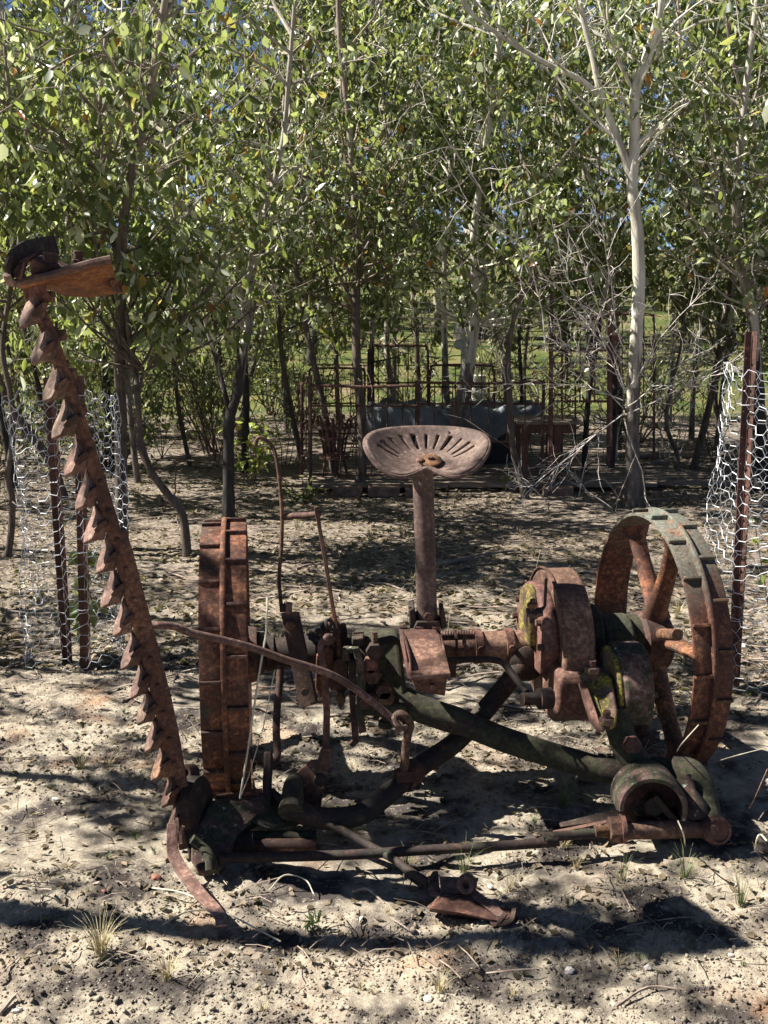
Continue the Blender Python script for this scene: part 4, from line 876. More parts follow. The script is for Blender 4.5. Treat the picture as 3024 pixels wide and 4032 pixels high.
tree(D((850, 955, Y15), (848, 860, Y15), (835, 740, Y15), (842, 620, Y15), (862, 480, Y15), (880, 320, Y15), (890, 120, Y15), (890, -40, Y15)), .035, .014, 'bark_white',
     'grey-white gum behind the bedsteads, seen directly above the iron seat', 25, 5600, (1.55, 5.0), 1.2, 28, .055, sparse_dead=4)
# overhanging sapling close on the left, its big leaves can be picked out singly
tree([Vector((-2.45, 4.6, 0)), Vector((-2.4, 4.6, .9)), Vector((-2.2, 4.55, 1.7)), Vector((-1.95, 4.5, 2.3)), Vector((-1.7, 4.45, 2.9)), Vector((-1.5, 4.45, 3.5))], .03, .010, 'bark_brown',
     'nearest gum sapling at upper left, with large yellow-green leaves', 26, 2300, (2.0, 3.6), .75, 26, .058, 'leaf_warm', wide=1.15, leafparts=240)
tree([Vector((2.75, 5.2, 0)), Vector((2.7, 5.2, 1.2)), Vector((2.5, 5.1, 2.0)), Vector((2.2, 5.0, 2.6)), Vector((2.0, 5.0, 3.3))], .03, .010, 'bark_brown',
     'nearest gum sapling at the upper right, its pale leaves hanging beside the white gum', 27, 2000, (1.85, 3.4), .75, 24, .055, wide=1.1, leafparts=120)
# --- thicket: saplings filling the stand, seen as alike slim stems
rng = np.random.default_rng(55)
GL = 'slim leafy gum sapling, one of many alike in the thicket behind the bedsteads'
spots = []
for i in range(400):
    y = rng.uniform(9.6, 13.5); x = rng.uniform(-.55, .55)*y
    if all((x-a)**2+(y-b)**2 > .65 for a, b in spots): spots.append((x, y))
    if len(spots) >= 30: break
def sapling(x, y, seed, **kw):
    r = np.random.default_rng(seed); z = gzp(x, y); h = r.uniform(3.5, 4.4)
    pts = wander((x, y, z), (r.normal(0, .06), r.normal(0, .05), 1), h, 7, .07, r, .03)
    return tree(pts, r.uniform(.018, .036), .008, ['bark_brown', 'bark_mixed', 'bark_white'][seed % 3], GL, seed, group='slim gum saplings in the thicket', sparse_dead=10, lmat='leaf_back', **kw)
r3 = np.random.default_rng(4)
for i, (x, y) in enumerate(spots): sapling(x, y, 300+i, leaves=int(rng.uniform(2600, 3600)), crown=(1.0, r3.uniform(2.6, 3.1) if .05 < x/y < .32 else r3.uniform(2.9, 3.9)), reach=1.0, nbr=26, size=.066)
# lower shrubs of leaves at the left, darker stand
for i, (x, y) in enumerate([(-2.9, 8.6), (-2.0, 8.9), (-3.3, 10.2), (-1.2, 9.4), (3.3, 8.6), (2.7, 9.6), (3.9, 10.4), (.6, 9.9), (-.4, 9.0), (1.9, 9.2)]):
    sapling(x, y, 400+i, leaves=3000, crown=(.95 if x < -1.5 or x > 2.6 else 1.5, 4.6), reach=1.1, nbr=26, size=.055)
# left of the frame: the neighbours that throw the dappled shade
for i, (x, y, c) in enumerate([(-4.6, 6.2, 1.2), (-5.0, 7.9, 1.2), (-3.4, 4.9, 2.0), (-2.9, 6.7, 1.3), (-3.7, 5.6, 1.8), (-3.6, 3.92, 2.0), (-1.6, 6.6, 2.2)]):
    r = np.random.default_rng(500+i); z = gzp(x, y)
    tree(wander((x, y, z), (r.normal(0, .05), r.normal(0, .05), 1), 4.6, 7, .06, r, .03), .04, .01, 'bark_brown', 'gum tree standing left of the clearing, beyond the left wire guard', 500+i, 1700 if i != 5 else 1900, (c, 3.9 if i != 5 else 3.2), .95 if i != 5 else .55, 22, .055, group='gums left of the clearing', name='gum_tree')
for i, (x, y) in enumerate([(-2.75, 2.66), (-3.4, 2.9)]):
    r = np.random.default_rng(520+i)
    tree(wander((x, y, 0), (.02, 0, 1), 4.0-1.6*i, 6, .03, r), .055, .03, 'bark_brown', 'thin bare-stemmed gum beside the clearing on the left', 520+i, 240*(1-i), (3.3, 4.0), .35, 7*(1-i), .05, group='bare-stemmed gums by the clearing', name='gum_tree')

# leafy shrubs that close the view low down, left and right
def shrub(x, y, seed, h, n, label, size=.05, w=.5):
    r = np.random.default_rng(seed); z = gzp(x, y); t = thing('leafy_shrub', (x, y, z), label, 'shrub'); mb = MB(); an = []
    for i in range(16):
        p = wander((x+r.normal(0, .05), y+r.normal(0, .05), z-.01), (r.normal(0, w), r.normal(0, w), 1), h*r.uniform(.6, 1.15), 7, .13, r); mb.tube(p, [.010, .002], 4, cap=False); an += p[2:]
        for k in range(3):
            q = wander(p[3+int(r.random()*4)], r.normal(0, 1, 3), .35, 4, .2, r); mb.tube(q, [.003, .001], 3, cap=False); an += q[1:]
    mb.build('stem', M['twig'], t); A = np.array([tuple(a) for a in an])
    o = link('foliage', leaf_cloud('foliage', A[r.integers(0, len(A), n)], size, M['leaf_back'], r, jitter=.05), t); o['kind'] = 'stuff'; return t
shrub(-2.35, 9.6, 801, 1.5, 1500, 'dark leafy shrub in the shade right of the left wire guard')
shrub(-3.3, 9.2, 802, 1.6, 1600, 'dark leafy shrub in the shade at the far left edge')
shrub(-1.65, 10.6, 803, 1.4, 1300, 'leafy shrub behind the black-trunked gum')
shrub(-2.9, 11.6, 804, 1.7, 1700, 'tall leafy shrub behind the left wire guard, near the lawn')
shrub(2.55, 11.2, 805, 1.2, 700, 'loose pale leafy shrub between the white gum and the right post')
for i, (x, y, h_, n_) in enumerate([(-3.9, 13.2, 1.8, 1500), (-2.2, 13.0, 1.5, 1200), (-1.4, 13.8, 1.3, 900), (-5.2, 12.4, 2.0, 1700), (.3, 13.6, 1.1, 600), (5.0, 12.8, 1.8, 1500), (3.4, 13.6, 1.2, 800), (-3.6, 8.2, 1.3, 900), (2.0, 14.2, .9, 450)]):
    shrub(x, y, 820+i, h_, n_, 'dark leafy undergrowth shrub at the back edge of the thicket', .062)['group'] = 'undergrowth shrubs at the back of the thicket'
shrub(3.9, 10.2, 806, 1.6, 1300, 'leafy shrub behind the right wire guard')
shrub(-.9, 12.2, 807, 1.0, 700, 'low leafy shrub left of the tub, at the edge of the lawn')
shrub(1.25, 12.6, 808, 1.1, 500, 'loose leafy shrub behind the table')
# --- scattered trees on the lawn
for i, (x, y) in enumerate([(-9, 17), (-7, 19.5), (-5, 17.5), (-3.2, 20), (-10.5, 21), (-1.2, 18), (1.0, 20.5), (3.4, 18.5), (6.2, 20), (-13, 18.5), (-6.2, 22.5), (8.8, 18)]):
    r = np.random.default_rng(560+i); z = gzp(x, y)
    tree(wander((x, y, z), (r.normal(0, .05), r.normal(0, .05), 1), 5.2, 7, .06, r, .03), .075, .02, 'bark_mixed', 'young gum standing on the sunlit grass slope beyond the thicket', 560+i, 2600, (1.6, 5.0), 1.5, 24, .095, group='young gums on the grass slope', name='gum_tree')
# --- big far trees beyond the lawn
for i, (x, y, h, cz0, lab) in enumerate([(1.6, 21, 8.5, 2.6, 'large old gum with dark spreading limbs behind the thicket, right of centre'), (-6.5, 24, 8, 2.2, 'large dark gum far behind the thicket at the left'), (7.8, 23, 9, 2.2, 'large dark gum far behind the thicket at the right edge'), (-1.8, 27, 9, 2.0, 'large dark gum far behind the thicket, left of centre'), (4.6, 30, 10, 3.0, 'tall dark gum on the slope behind the white-barked gum'), (-11, 30, 10, 2.0, 'tall dark gum on the slope beyond the left thicket')]):
    r = np.random.default_rng(600+i); z = gzp(x, y)
    pts = [Vector((x, y, z)), Vector((x+.1, y, z+2)), Vector((x-.2, y, z+4)), Vector((x+.3, y, z+h*.8))]
    fk = []
    for k in range(6):
        a = r.uniform(0, 6.28); s0 = pts[1].lerp(pts[2], r.random())
        fk.append(([s0, s0+Vector((math.cos(a)*.9, math.sin(a)*.5, 1.1)), s0+Vector((math.cos(a)*1.9, math.sin(a), 2.8)), s0+Vector((math.cos(a)*2.4, math.sin(a), 4.6))], .13, .03))
    tree(pts, .28, .08, 'bark_mixed', lab, 600+i, 2400 if i in (0, 4) else 6000, (cz0, 12), 3.2, 34, .16, 'leaf_far', forks=fk, name='old_gum_tree')

# --- bare twiggy branches in front of the white gum
def twigs(name, roots, label, seed, n1=9, mat='twig_white', L=(.5, 1.0), cat='dead shrub'):
    r = np.random.default_rng(seed); b0 = roots[0][0].copy(); b0.z = gzp(b0.x, b0.y); t = thing(name, b0, label, cat)
    for (p, d) in roots:
        mb = MB(); ln = r.uniform(*L); main = wander(p, d, ln, 9, .10, r, .01); mb.tube(main, [.005, .0016], 5, cap=False)
        for k in range(n1):
            q = main[int(r.uniform(2, 9))]; dd = (Vector(d).normalized()+Vector(r.normal(0, .75, 3))).normalized()
            s = wander(q, dd, ln*r.uniform(.2, .5), 6, .18, r, .0); mb.tube(s, [.0027, .001], 4, cap=False)
            for m_ in range(2):
                q2 = s[int(r.uniform(2, 6))]; mb.tube(wander(q2, dd+Vector(r.normal(0, .8, 3)), ln*r.uniform(.1, .22), 4, .2, r), [.0022, .0009], 3, cap=False)
        mb.build('branch', M[mat], t)
    return t
tb = at('d', 1350, 880, Y3-.12)
twigs('dead_shrub', [(tb+Vector((r_*.02-.02, -.02, z_)), d) for r_, z_, d in ((0, 0, (-1, -.2, .9)), (1, .1, (-.8, -.3, 1.5)), (0, .05, (-1.2, -.1, .3)), (1, 0, (.9, -.3, .7)), (0, .15, (-.5, -.3, 1.6)), (1, -.05, (1.1, -.2, .45)), (0, .3, (-1, -.3, 1.1)), (0, .2, (-1, -.5, .6)), (1, .35, (-.7, -.3, 1.4)), (1, .12, (1, -.4, 1.0)), (0, -.05, (-.8, -.5, -.5)), (1, -.1, (.3, -.5, -1)))],
      'tangle of bleached bare twigs around the foot of the white-barked gum', 71, 13, L=(.6, 1.15))
twigs('dead_branch', [(at('d', 1120, 520, Y3-.3), (-.6, -.1, .9)), (at('d', 1200, 620, Y3-.3), (-.9, -.1, .9)), (at('d', 1180, 760, Y3-.4), (-.35, -.1, 1.2))], 'long bleached bare branch reaching left among the leaves beside the white gum', 72, 9, L=(.8, 1.3), cat='dead branch')
twigs('dead_shrub', [(onground('d', 1185, 1085), (-.5, -.2, .35)), (onground('d', 1250, 1075), (.1, -.3, .7))], 'low spray of fine bare twigs on the ground behind the gear case', 73, 9, L=(.35, .7))
twigs('dead_shrub', [(onground('d', 470, 1010), (.3*k-.8, .1, 1.3)) for k in range(5)], 'leafless brown twiggy shrub left of the black-trunked gum', 74, 9, 'twig', (.9, 1.4))
twigs('dead_shrub', [(onground('d', 350, 990), (.35*k-.5, .1, 1.0)) for k in range(4)], 'leafless brown shrub behind the kinked thin gum', 75, 9, 'twig', (.8, 1.2))
twigs('dead_shrub', [(onground('d', 1540, 1000), (.3*k-.6, .1, .9)) for k in range(4)], 'small brown twiggy shrub left of the right wire guard', 76, 8, 'twig', (.4, .9))
for i, (x, y, w_, ht_, lab) in enumerate([(600, 1010, .5, (1.0, 1.6), 'bare brown twiggy shrub right of the black-trunked gum'), (735, 1015, .4, (.9, 1.5), 'thin bare shrub just left of the straight brown gum'), (1150, 1000, .5, (.9, 1.5), 'bare grey shrub behind the table legs'), (1310, 1010, .5, (1.0, 1.7), 'bare pale shrub left of the white-barked gum'), (1430, 1000, .5, (.9, 1.5), 'bare pale shrub right of the white-barked gum'), (90, 1010, .6, (1.0, 1.6), 'bare brown shrub behind the left wire guard'), (960, 1000, .5, (1.0, 1.6), 'bare pale shrub beside the pale leaning gum')]):
    twigs('dead_shrub', [(onground('d', x+8*k, y), (w_*(k-2)*.5, .1*(k % 2), 1.5)) for k in range(5)], lab, 730+i, 10, 'twig_white' if 'pale' in lab else 'twig', ht_)
def leafybush(k, x, y, seed, label, n=160, h=.35, size=.045, w=.25, mat='leaf_warm'):
    g = onground(k, x, y); r = np.random.default_rng(seed); t = thing('gum_seedling', g, label, 'seedling'); mb = MB(); an = []
    for i in range(9):
        p = wander(g-UP*.01, (r.normal(0, w*2), r.normal(0, w), 1), h*r.uniform(.6, 1.1), 5, .15, r); mb.tube(p, [.005, .0015], 4, cap=False); an += p[2:]
    mb.build('stem', M['twig'], t); A = np.array([tuple(a) for a in an])
    me = leaf_cloud('foliage', A[r.integers(0, len(A), n)], size, M[mat], r, droop=.1, jitter=.03); o = link('foliage', me, t); o['kind'] = 'stuff'
leafybush('d', 545, 1050, 81, 'small bright green gum seedling beside the black-trunked gum', 190, .62, .06, .14)
leafybush('d', 650, 1085, 86, 'low dark green seedling at the corner of the deck', 110, .2, .05, .5, 'leaf')
leafybush('d', 1230, 1060, 87, 'seedling with two broad blue-green leaves near the table leg', 16, .22, .07, .3, 'leaf')
leafybush('d', 1100, 1060, 88, 'tiny green seedling by the foot of the dog-leg gum', 14, .16, .06, .3, 'leaf_warm')

# ------------------------------------------------------------------ garden furniture under the trees
def tubes(root, mat, items):
    for it in items:
        name, pts, r = it[:3]; sm = it[3] if len(it) > 3 else 0
        q = smooth_path(pts, sm) if sm else pts
        MB().tube(q, r, 8).build(name, M[mat], root)
def bedstead(label, x0, x1, yt, yb, Y, k=7, rails=(.25, .6), nsp=5, arch=0, r=.0105, dY=0.0, legs=True):
    bl, br = at(k, x0, yb, Y), at(k, x1, yb, Y+dY); tl, tr = at(k, x0, yt, Y), at(k, x1, yt, Y+dY)
    t = thing('bedstead', Vector((bl.x, bl.y, 0)), label, 'bedstead'); H = tl-bl; B = br-bl
    P = lambda u, v: bl+B*u+H*v
    if arch: tubes(t, 'bed_rust', [('top_rail', [P(0, 0), P(0, 1-arch), P(.03, 1-arch*.25), P(.1, 1), P(.9, 1), P(.97, 1-arch*.25), P(1, 1-arch), P(1, 0)], r, 4)])
    else: tubes(t, 'bed_rust', [('post', [P(0, 0), P(0, 1.02)], r*1.25), ('post', [P(1, 0), P(1, 1.02)], r*1.25), ('top_rail', [P(0, 1), P(.5, .985), P(1, 1)], r)])
    for v in rails: tubes(t, 'bed_rust', [('cross_rail', [P(0, v), P(1, v)], r*.7)])
    for i in range(nsp):
        u = (i+1)/(nsp+1); s = MB().tube([P(u, rails[0]), P(u, 1)], r*.45, 6).build('spindle', M['bed_rust'], t)
        MB().lathe(P(u, rails[-1]), (0, 0, 1), [(-.02, .004), (-.01, r*1.1), (.01, r*1.1), (.02, .004)], 10).build('cast_joint', M['bed_rust'], s)
    return t
bedstead('low rusty iron bedstead at the left corner of the deck, beside the slatted basket', 105, 145, 372, 815, 8.9, nsp=1, dY=-.6)
bedstead('long rusty bedstead rail panel spanning from the left post past the brown gum', 145, 640, 376, 850, 8.3, rails=(.12, .80), nsp=6)
bedstead('higher dark bedstead frame behind the slatted basket', 140, 395, 297, 700, 9.9, nsp=3, arch=.12)
bedstead('rusty bedstead with tall rounded frame and thin spindles behind the tub', 415, 690, 192, 640, 9.9, nsp=5, arch=.14, rails=(.3, .62))
bedstead('rusty bedstead with a curved shoulder right behind the iron seat', 700, 1000, 282, 640, 9.6, nsp=4, arch=.2, rails=(.3, .72))
bedstead('rusty side rail panel with hanging spindles in front of the covered tub', 640, 1225, 362, 745, 8.5, rails=(.28, .74), nsp=6)
t = bedstead('tallest rusty bedstead with square plates, beside the wooden table', 275, 640, 240, 1190, 8.3, k=10, rails=(.44, .78), nsp=3, r=.013)
for x, y in ((297, 392), (692, 380), (290, 1085)): MB().box(at(10, x, y, 8.27), (.075, .006, .055)).build('corner_plate', M['post_rust'], t, bevel=.002)
MB().tube([at(10, 280, 90, 8.3), at(10, 272, 700, 8.3), at(10, 262, 1250, 8.3)], .013, 10).build('angle_post', M['post_rust'], t)
bedstead('rusty bedstead with rounded top rail behind the white-barked gum', 660, 930, 225, 1150, 8.9, k=10, rails=(.3, .8), nsp=3, arch=.15)
bedstead('distant rusty bedstead whose arched top shows above the others', 380, 690, 60, 700, 11.0, k=10, rails=(.4, .75), nsp=4, arch=.14)
def scroll(k, Y, ctr, label):
    cx, cy = ctr; t = thing('iron_scroll_gate', at(k, cx, cy+500, Y)*1, label, 'garden ornament')
    for m_ in (-1, 1):
        for (dy, hh) in ((0, 110), (150, 70), (260, 90)):
            q = [at(k, cx+m_*8, cy+dy+hh, Y), at(k, cx+m_*46, cy+dy+hh*.7, Y), at(k, cx+m_*52, cy+dy+hh*.2, Y), at(k, cx+m_*20, cy+dy-8, Y), at(k, cx, cy+dy, Y)]
            MB().tube(smooth_path(q, 5), .006, 6).build('scroll', M['bed_rust'], t)
    MB().tube([at(k, cx, cy-20, Y), at(k, cx, 1150, Y)], .008, 8).build('stem', M['bed_rust'], t)
scroll(10, 8.6, (345, 480), 'rusty wrought scrollwork panel standing behind the wooden table')
scroll(10, 8.8, (430, 600), 'second wrought scrollwork panel, further right behind the table')
# covered tub
YT = 9.7
c = (at(7, 400, 660, YT)+at(7, 1225, 660, YT))/2; c.z = 0; w = (at(7, 1225, 660, YT)-at(7, 405, 660, YT)).length/2
ztop = at(7, 800, 492, YT-.4).z
tub = thing('water_tub', Vector((c.x, YT, 0)), 'long black tub on the deck, half hidden behind the iron seat', 'tub')
prof = []; mb = MB(); n = 48; ring_ = lambda s, z, wob=0: [Vector((c.x+math.cos(2*PI*i/n)*w*s*abs(math.cos(2*PI*i/n))**-.25*min(1, abs(math.cos(2*PI*i/n))**.25+.0) if abs(math.cos(2*PI*i/n)) > .01 else c.x, YT+math.sin(2*PI*i/n)*.42*s, z+(random.uniform(-wob, wob)))) for i in range(n)]
rings = [ring_(.8, .02), ring_(.86, .2), ring_(.93, ztop-.1), ring_(.93, ztop-.03)]
vs = sum(rings, []); fs = [(j*n+i, j*n+(i+1) % n, (j+1)*n+(i+1) % n, (j+1)*n+i) for j in range(3) for i in range(n)]
MB().add(vs, fs+[tuple(range(n-1, -1, -1))]).build('tub_wall', M['tub'], tub)
rs = []; rr_ = np.random.default_rng(5)
for j, (s, z) in enumerate([(.25, ztop-.015), (.6, ztop-.02), (.86, ztop-.005), (.97, ztop+.02), (1.0, ztop-.02), (1.005, ztop-.10), (1.0, ztop-.19)]):
    rg = ring_(s, z)
    for i in range(n):
        k_ = math.sin(i*1.7+j*.3)*.018+rr_.normal(0, .012); rg[i] += Vector(((rg[i].x-c.x)*k_*.6, (rg[i].y-YT)*k_*3 if j > 2 else 0, k_*(2.4 if j > 2 else 1.2)-(.04*abs(math.sin(i*.45)) if j == 6 else 0)))
    rs += rg
fs = [(j*n+i, j*n+(i+1) % n, (j+1)*n+(i+1) % n, (j+1)*n+i) for j in range(6) for i in range(n)]+[tuple(range(n-1, -1, -1))]
o = MB().add(rs, fs).build('tarpaulin', M['tarp'], None, angle=75); sd = o.modifiers.new('sub', 'SUBSURF'); sd.levels = 1; sd.render_levels = 2
tag(center_thing(o, (c.x, YT, ztop)), 'crumpled grey tarpaulin stretched over the long black tub', 'tarpaulin')
# slatted basket on a stand
YB = 8.75; bc = at(7, 255, 620, YB); ht, hb = at(7, 255, 548, YB).z, at(7, 255, 692, YB).z; rt = (at(7, 345, 550, YB)-at(7, 160, 550, YB)).length/2
bk = thing('iron_basket', Vector((bc.x, YB, 0)), 'rusty slatted iron fire basket on a three-legged stand behind the left bed rail', 'fire basket')
for i in range(16):
    a = 2*PI*i/16; d = Vector((math.cos(a), math.sin(a), 0)); B0 = Vector((bc.x, YB, 0))
    q = [B0+d*rt*.55+UP*hb, B0+d*rt*.68+UP*(hb*.5+ht*.5), B0+d*rt*.95+UP*ht, B0+d*rt*1.12+UP*(ht+.045), B0+d*rt*1.22+UP*(ht+.015), B0+d*rt*1.18+UP*(ht-.02)]
    MB().strip(smooth_path(q, 3), .022, .004, d.cross(UP)).build('slat', M['bed_rust'], bk)
for (s, z) in ((.98, ht-.03), (.66, (ht+hb)/2), (.56, hb)): MB().lathe((bc.x, YB, z), UP, [(-.01, rt*s), (.01, rt*s), (.01, rt*s+.006), (-.01, rt*s+.006)], 28, closed=True).build('hoop', M['bed_rust'], bk)
MB().lathe((bc.x, YB, hb-.03), UP, [(-.01, rt*.75), (.012, rt*.75), (.012, 0)], 24).build('seat_ring', M['bed_rust'], bk)
for a in (3.6, 5.0, 6.2, 1.8): MB().tube([(bc.x+math.cos(a)*rt*.45, YB+math.sin(a)*rt*.45, hb-.03), (bc.x+math.cos(a)*rt*.8, YB+math.sin(a)*rt*.6, 0)], .011, 8).build('leg', M['bed_rust'], bk)
# wooden table
YL = 8.55; tl, tr = at(7, 1112, 545, YL), at(7, 1420, 540, YL); zt = tl.z
tb_ = thing('garden_table', Vector(((tl.x+tr.x)/2, YL+.2, 0)), 'weathered low wooden slat table beside the tallest bedstead', 'table')
for i in range(5):
    MB().box(((tl.x+tr.x)/2, YL+.03+i*.098, zt-.012), ((tr.x-tl.x), .090, .022)).build('plank', M['wood'], tb_, bevel=.004)
MB().box(((tl.x+tr.x)/2, YL+.03, zt-.06), (tr.x-tl.x-.1, .02, .07)).build('apron', M['wood_red'], tb_, bevel=.003)
for x in (tl.x+.06, tl.x+.62*(tr.x-tl.x)):
    for y in (YL+.03, YL+.42): MB().box((x, y, (zt-.024)/2), (.055, .05, zt-.026)).build('leg', M['wood_red'], tb_, bevel=.004)
# deck of old boards with a brick edge
dl, dr = at(7, 130, 800, 8.6), at(7, 1500, 800, 8.6)
deck = thing('board_deck', Vector(((dl.x+dr.x)/2, 9.4, 0)), 'low deck of weathered boards under the bedsteads and tub', 'deck')
rr_ = np.random.default_rng(9); y = 8.42
bmeshes = []
while y < 10.6:
    x = dl.x-rr_.uniform(0, .1)
    while x < dr.x:
        L = rr_.uniform(.9, 1.9); w_ = .095
        b = MB().box((x+L/2, y+w_/2, .055+rr_.uniform(-.006, .006)), (L-.012, w_-.014, .03), Matrix.Rotation(rr_.normal(0, .008), 3, 'Z')).build('board', M['wood'], deck)
        x += L
    y += .105
x = dl.x-.05
while x < dr.x+.2:
    L = rr_.uniform(.22, .24); g = rr_.uniform(.01, .05)
    if rr_.random() < .5:
        MB().box((x+L/2, 8.32+rr_.uniform(-.02, .02), .03+rr_.uniform(-.01, .01)), (L, .105, .075), Matrix.Rotation(rr_.normal(0, .06), 3, 'Z')).build('brick', M['brick'], deck, bevel=.006)
    x += L+g
# galvanised pole with tap
yp = 11.0; p0 = at('d', 996, 900, yp); 
pole = thing('water_standpipe', Vector((p0.x, yp, 0)), 'pale galvanised pole with a tap standing behind the tub', 'standpipe')
MB().tube([(p0.x, yp, 0), (p0.x+.02, yp, at('d', 1003, 600, yp).z)], .022, 14).build('pole', M['galv'], pole)
MB().tube([(p0.x+.05, yp+.02, 0), (p0.x+.06, yp+.02, at('d', 1010, 610, yp).z)], .010, 10).build('thin_pipe', M['galv'], pole)
MB().lathe(at('d', 992, 745, yp), (0, -1, .3), [(-.04, .0), (-.04, .04), (.02, .055), (.04, .03), (.04, 0)], 14).build('tap', M['galv'], pole)
d0 = at('d', 1030, 830, 12.5)
o = MB().tube([(d0.x, 12.5, 0), (d0.x, 12.5, d0.z+.1)], .10, 18).build('concrete_post', M['stone'], None)
tag(center_thing(o, (d0.x, 12.5, 0)), 'short thick white post behind the standpipe', 'post')

# ------------------------------------------------------------------ steel posts and wire tree guards
def star_picket(bot, top, label, leanflip=1):
    bot, top = Vector(bot), Vector(top); bot = Vector((bot.x, bot.y, gzp(bot.x, bot.y)-.02)); d = (top-bot).normalized()
    t = thing('steel_post', bot, label, 'fence post')
    x = Vector((1, 0, 0)); x = (x-d*x.dot(d)).normalized(); y = d.cross(x)
    if y.y < 0: y = -y
    L = (top-bot).length
    def fin(ang):
        q = (x*math.cos(ang)+y*math.sin(ang)); s = q.cross(d); tk = .0022
        a, b = bot+q*.002, top+q*.002
        return MB().add([a-s*tk, a+q*.025-s*tk, a+q*.025+s*tk, a+s*tk, b-s*tk, b+q*.025-s*tk, b+q*.025+s*tk, b+s*tk], [(0, 1, 2, 3), (7, 6, 5, 4), (0, 4, 5, 1), (1, 5, 6, 2), (2, 6, 7, 3), (3, 7, 4, 0)])
    for a in (200, 320, 80) if leanflip > 0 else (185, 300, 60): fin(R(a)).build('flange', M['post_rust'], t, bevel=.001)
    for i in range(10):
        c_ = bot+d*(L*(.3+.07*i)); q = (x*math.cos(R(200))+y*math.sin(R(200)))*.02; sgn = q.cross(d).normalized()
        MB().tube([c_+q-sgn*.003, c_+q+sgn*.003], .003, 8).build('tie_hole_dot', M['tub'], t)  # solid black dots: shade inside the punched holes is painted, nothing is cut
    return t
def guard(ctr, rx, ztop, label, seed, taper=.0, a0=0, a1=2*PI, cell=.050, bulge=.02, closed=True, rbot=None, zb=.02):
    r = np.random.default_rng(seed); t = thing('wire_tree_guard', Vector((ctr[0], ctr[1], 0)), label, 'tree guard'); mb = MB()
    circ = rx*(a1-a0); sd_ = .0285; nc = int(round(circ/(sd_*1.5)/2))*2; vp = sd_*1.74; rows = int((ztop-zb)/vp); nodes = {}
    def node(c_, k, side):                                      # column c_, row k, left or right end of the twisted pair
        key = (c_ % nc, k, side)
        if key not in nodes:
            u = c_ % nc+side*.333; a = a0+(a1-a0)*u/nc; z = zb+vp*(k+(.5 if c_ % 2 else 0)); v = z/ztop
            rad = rx*(1-taper*(1-v))+bulge*math.sin(a*3+z*6+seed)+.012*math.sin(a*7-z*9)+r.normal(0, .0025)
            nodes[key] = Vector((ctr[0]+math.cos(a)*rad+r.normal(0, .002), ctr[1]+math.sin(a)*rad, gzp(ctr[0], ctr[1])+z+.02*math.sin(a*2+seed)*v+r.normal(0, .003)))
        return nodes[key]
    for c_ in range(nc):
        for k in range(rows):
            mb.tube([node(c_, k, -1), node(c_, k, 1)], (.0016 if seed == 8 else .0018), 4, cap=False)
            for dk in ((0, -1) if c_ % 2 == 0 else (0, 1)):
                if 0 <= k+dk < rows: mb.tube([node(c_, k, 1), node(c_+1, k+dk, -1)], (.0011 if seed == 8 else .0012), 3, cap=False)
        mb.tube([node(c_, rows-1, 1), node(c_+1, rows-1, -1)], .0016, 4, cap=False)
    mb.build('wire_mesh', M['wire' if seed == 8 else 'wire_dull'], t)
    return t
bb1 = onground('d', 148, 1425); bb2 = onground('d', 187, 1440)
g_posts = []
star_picket(bb1, at('d', 108, 815, bb1.y-.02), 'leaning rusty steel post at the left side of the left wire guard')
star_picket(bb2, at('d', 172, 812, bb2.y+.0), 'upright rusty steel post at the right side of the left wire guard')
gc = (at('d', 152, 1100, 4.55).x, 4.55)
guard(gc, .215, at('d', 150, 812, 4.50).z, 'cylinder of galvanised chicken wire around two rusty posts at the left', 3, taper=.06)
bb3 = onground('d', 1585, 1490)
star_picket(bb3, at('d', 1625, 716, bb3.y), 'rusty steel post inside the right wire guard', -1)
gc2 = (at('d', 1700, 1100, 4.25).x, 4.28)
guard(gc2, .255, at('d', 1650, 770, 4.05).z, 'cylinder of bright chicken wire around the rusty post at the right edge', 8, taper=-.12, bulge=.012)
for (b_, tp, n_) in ((bb2, at('d', 172, 812, bb2.y), 3), (bb3, at('d', 1625, 716, bb3.y), 4)):
    for i in range(n_):                                         # twisted tie wires round the posts
        c_ = Vector(b_).lerp(Vector(tp), .2+.2*i); q = [c_+Vector((math.cos(a_*.9)*.03, math.sin(a_*.9)*.03, .002*a_)) for a_ in range(9)]+[c_+Vector((.045, -.03, .01)), c_+Vector((.06, -.035, -.012))]
        o = MB().tube(q, .0016, 5).build('tie_wire', M['wire_dull'], [o_ for o_ in bpy.data.objects if o_.name.startswith('wire_tree_guard')][0 if n_ == 3 else 1])
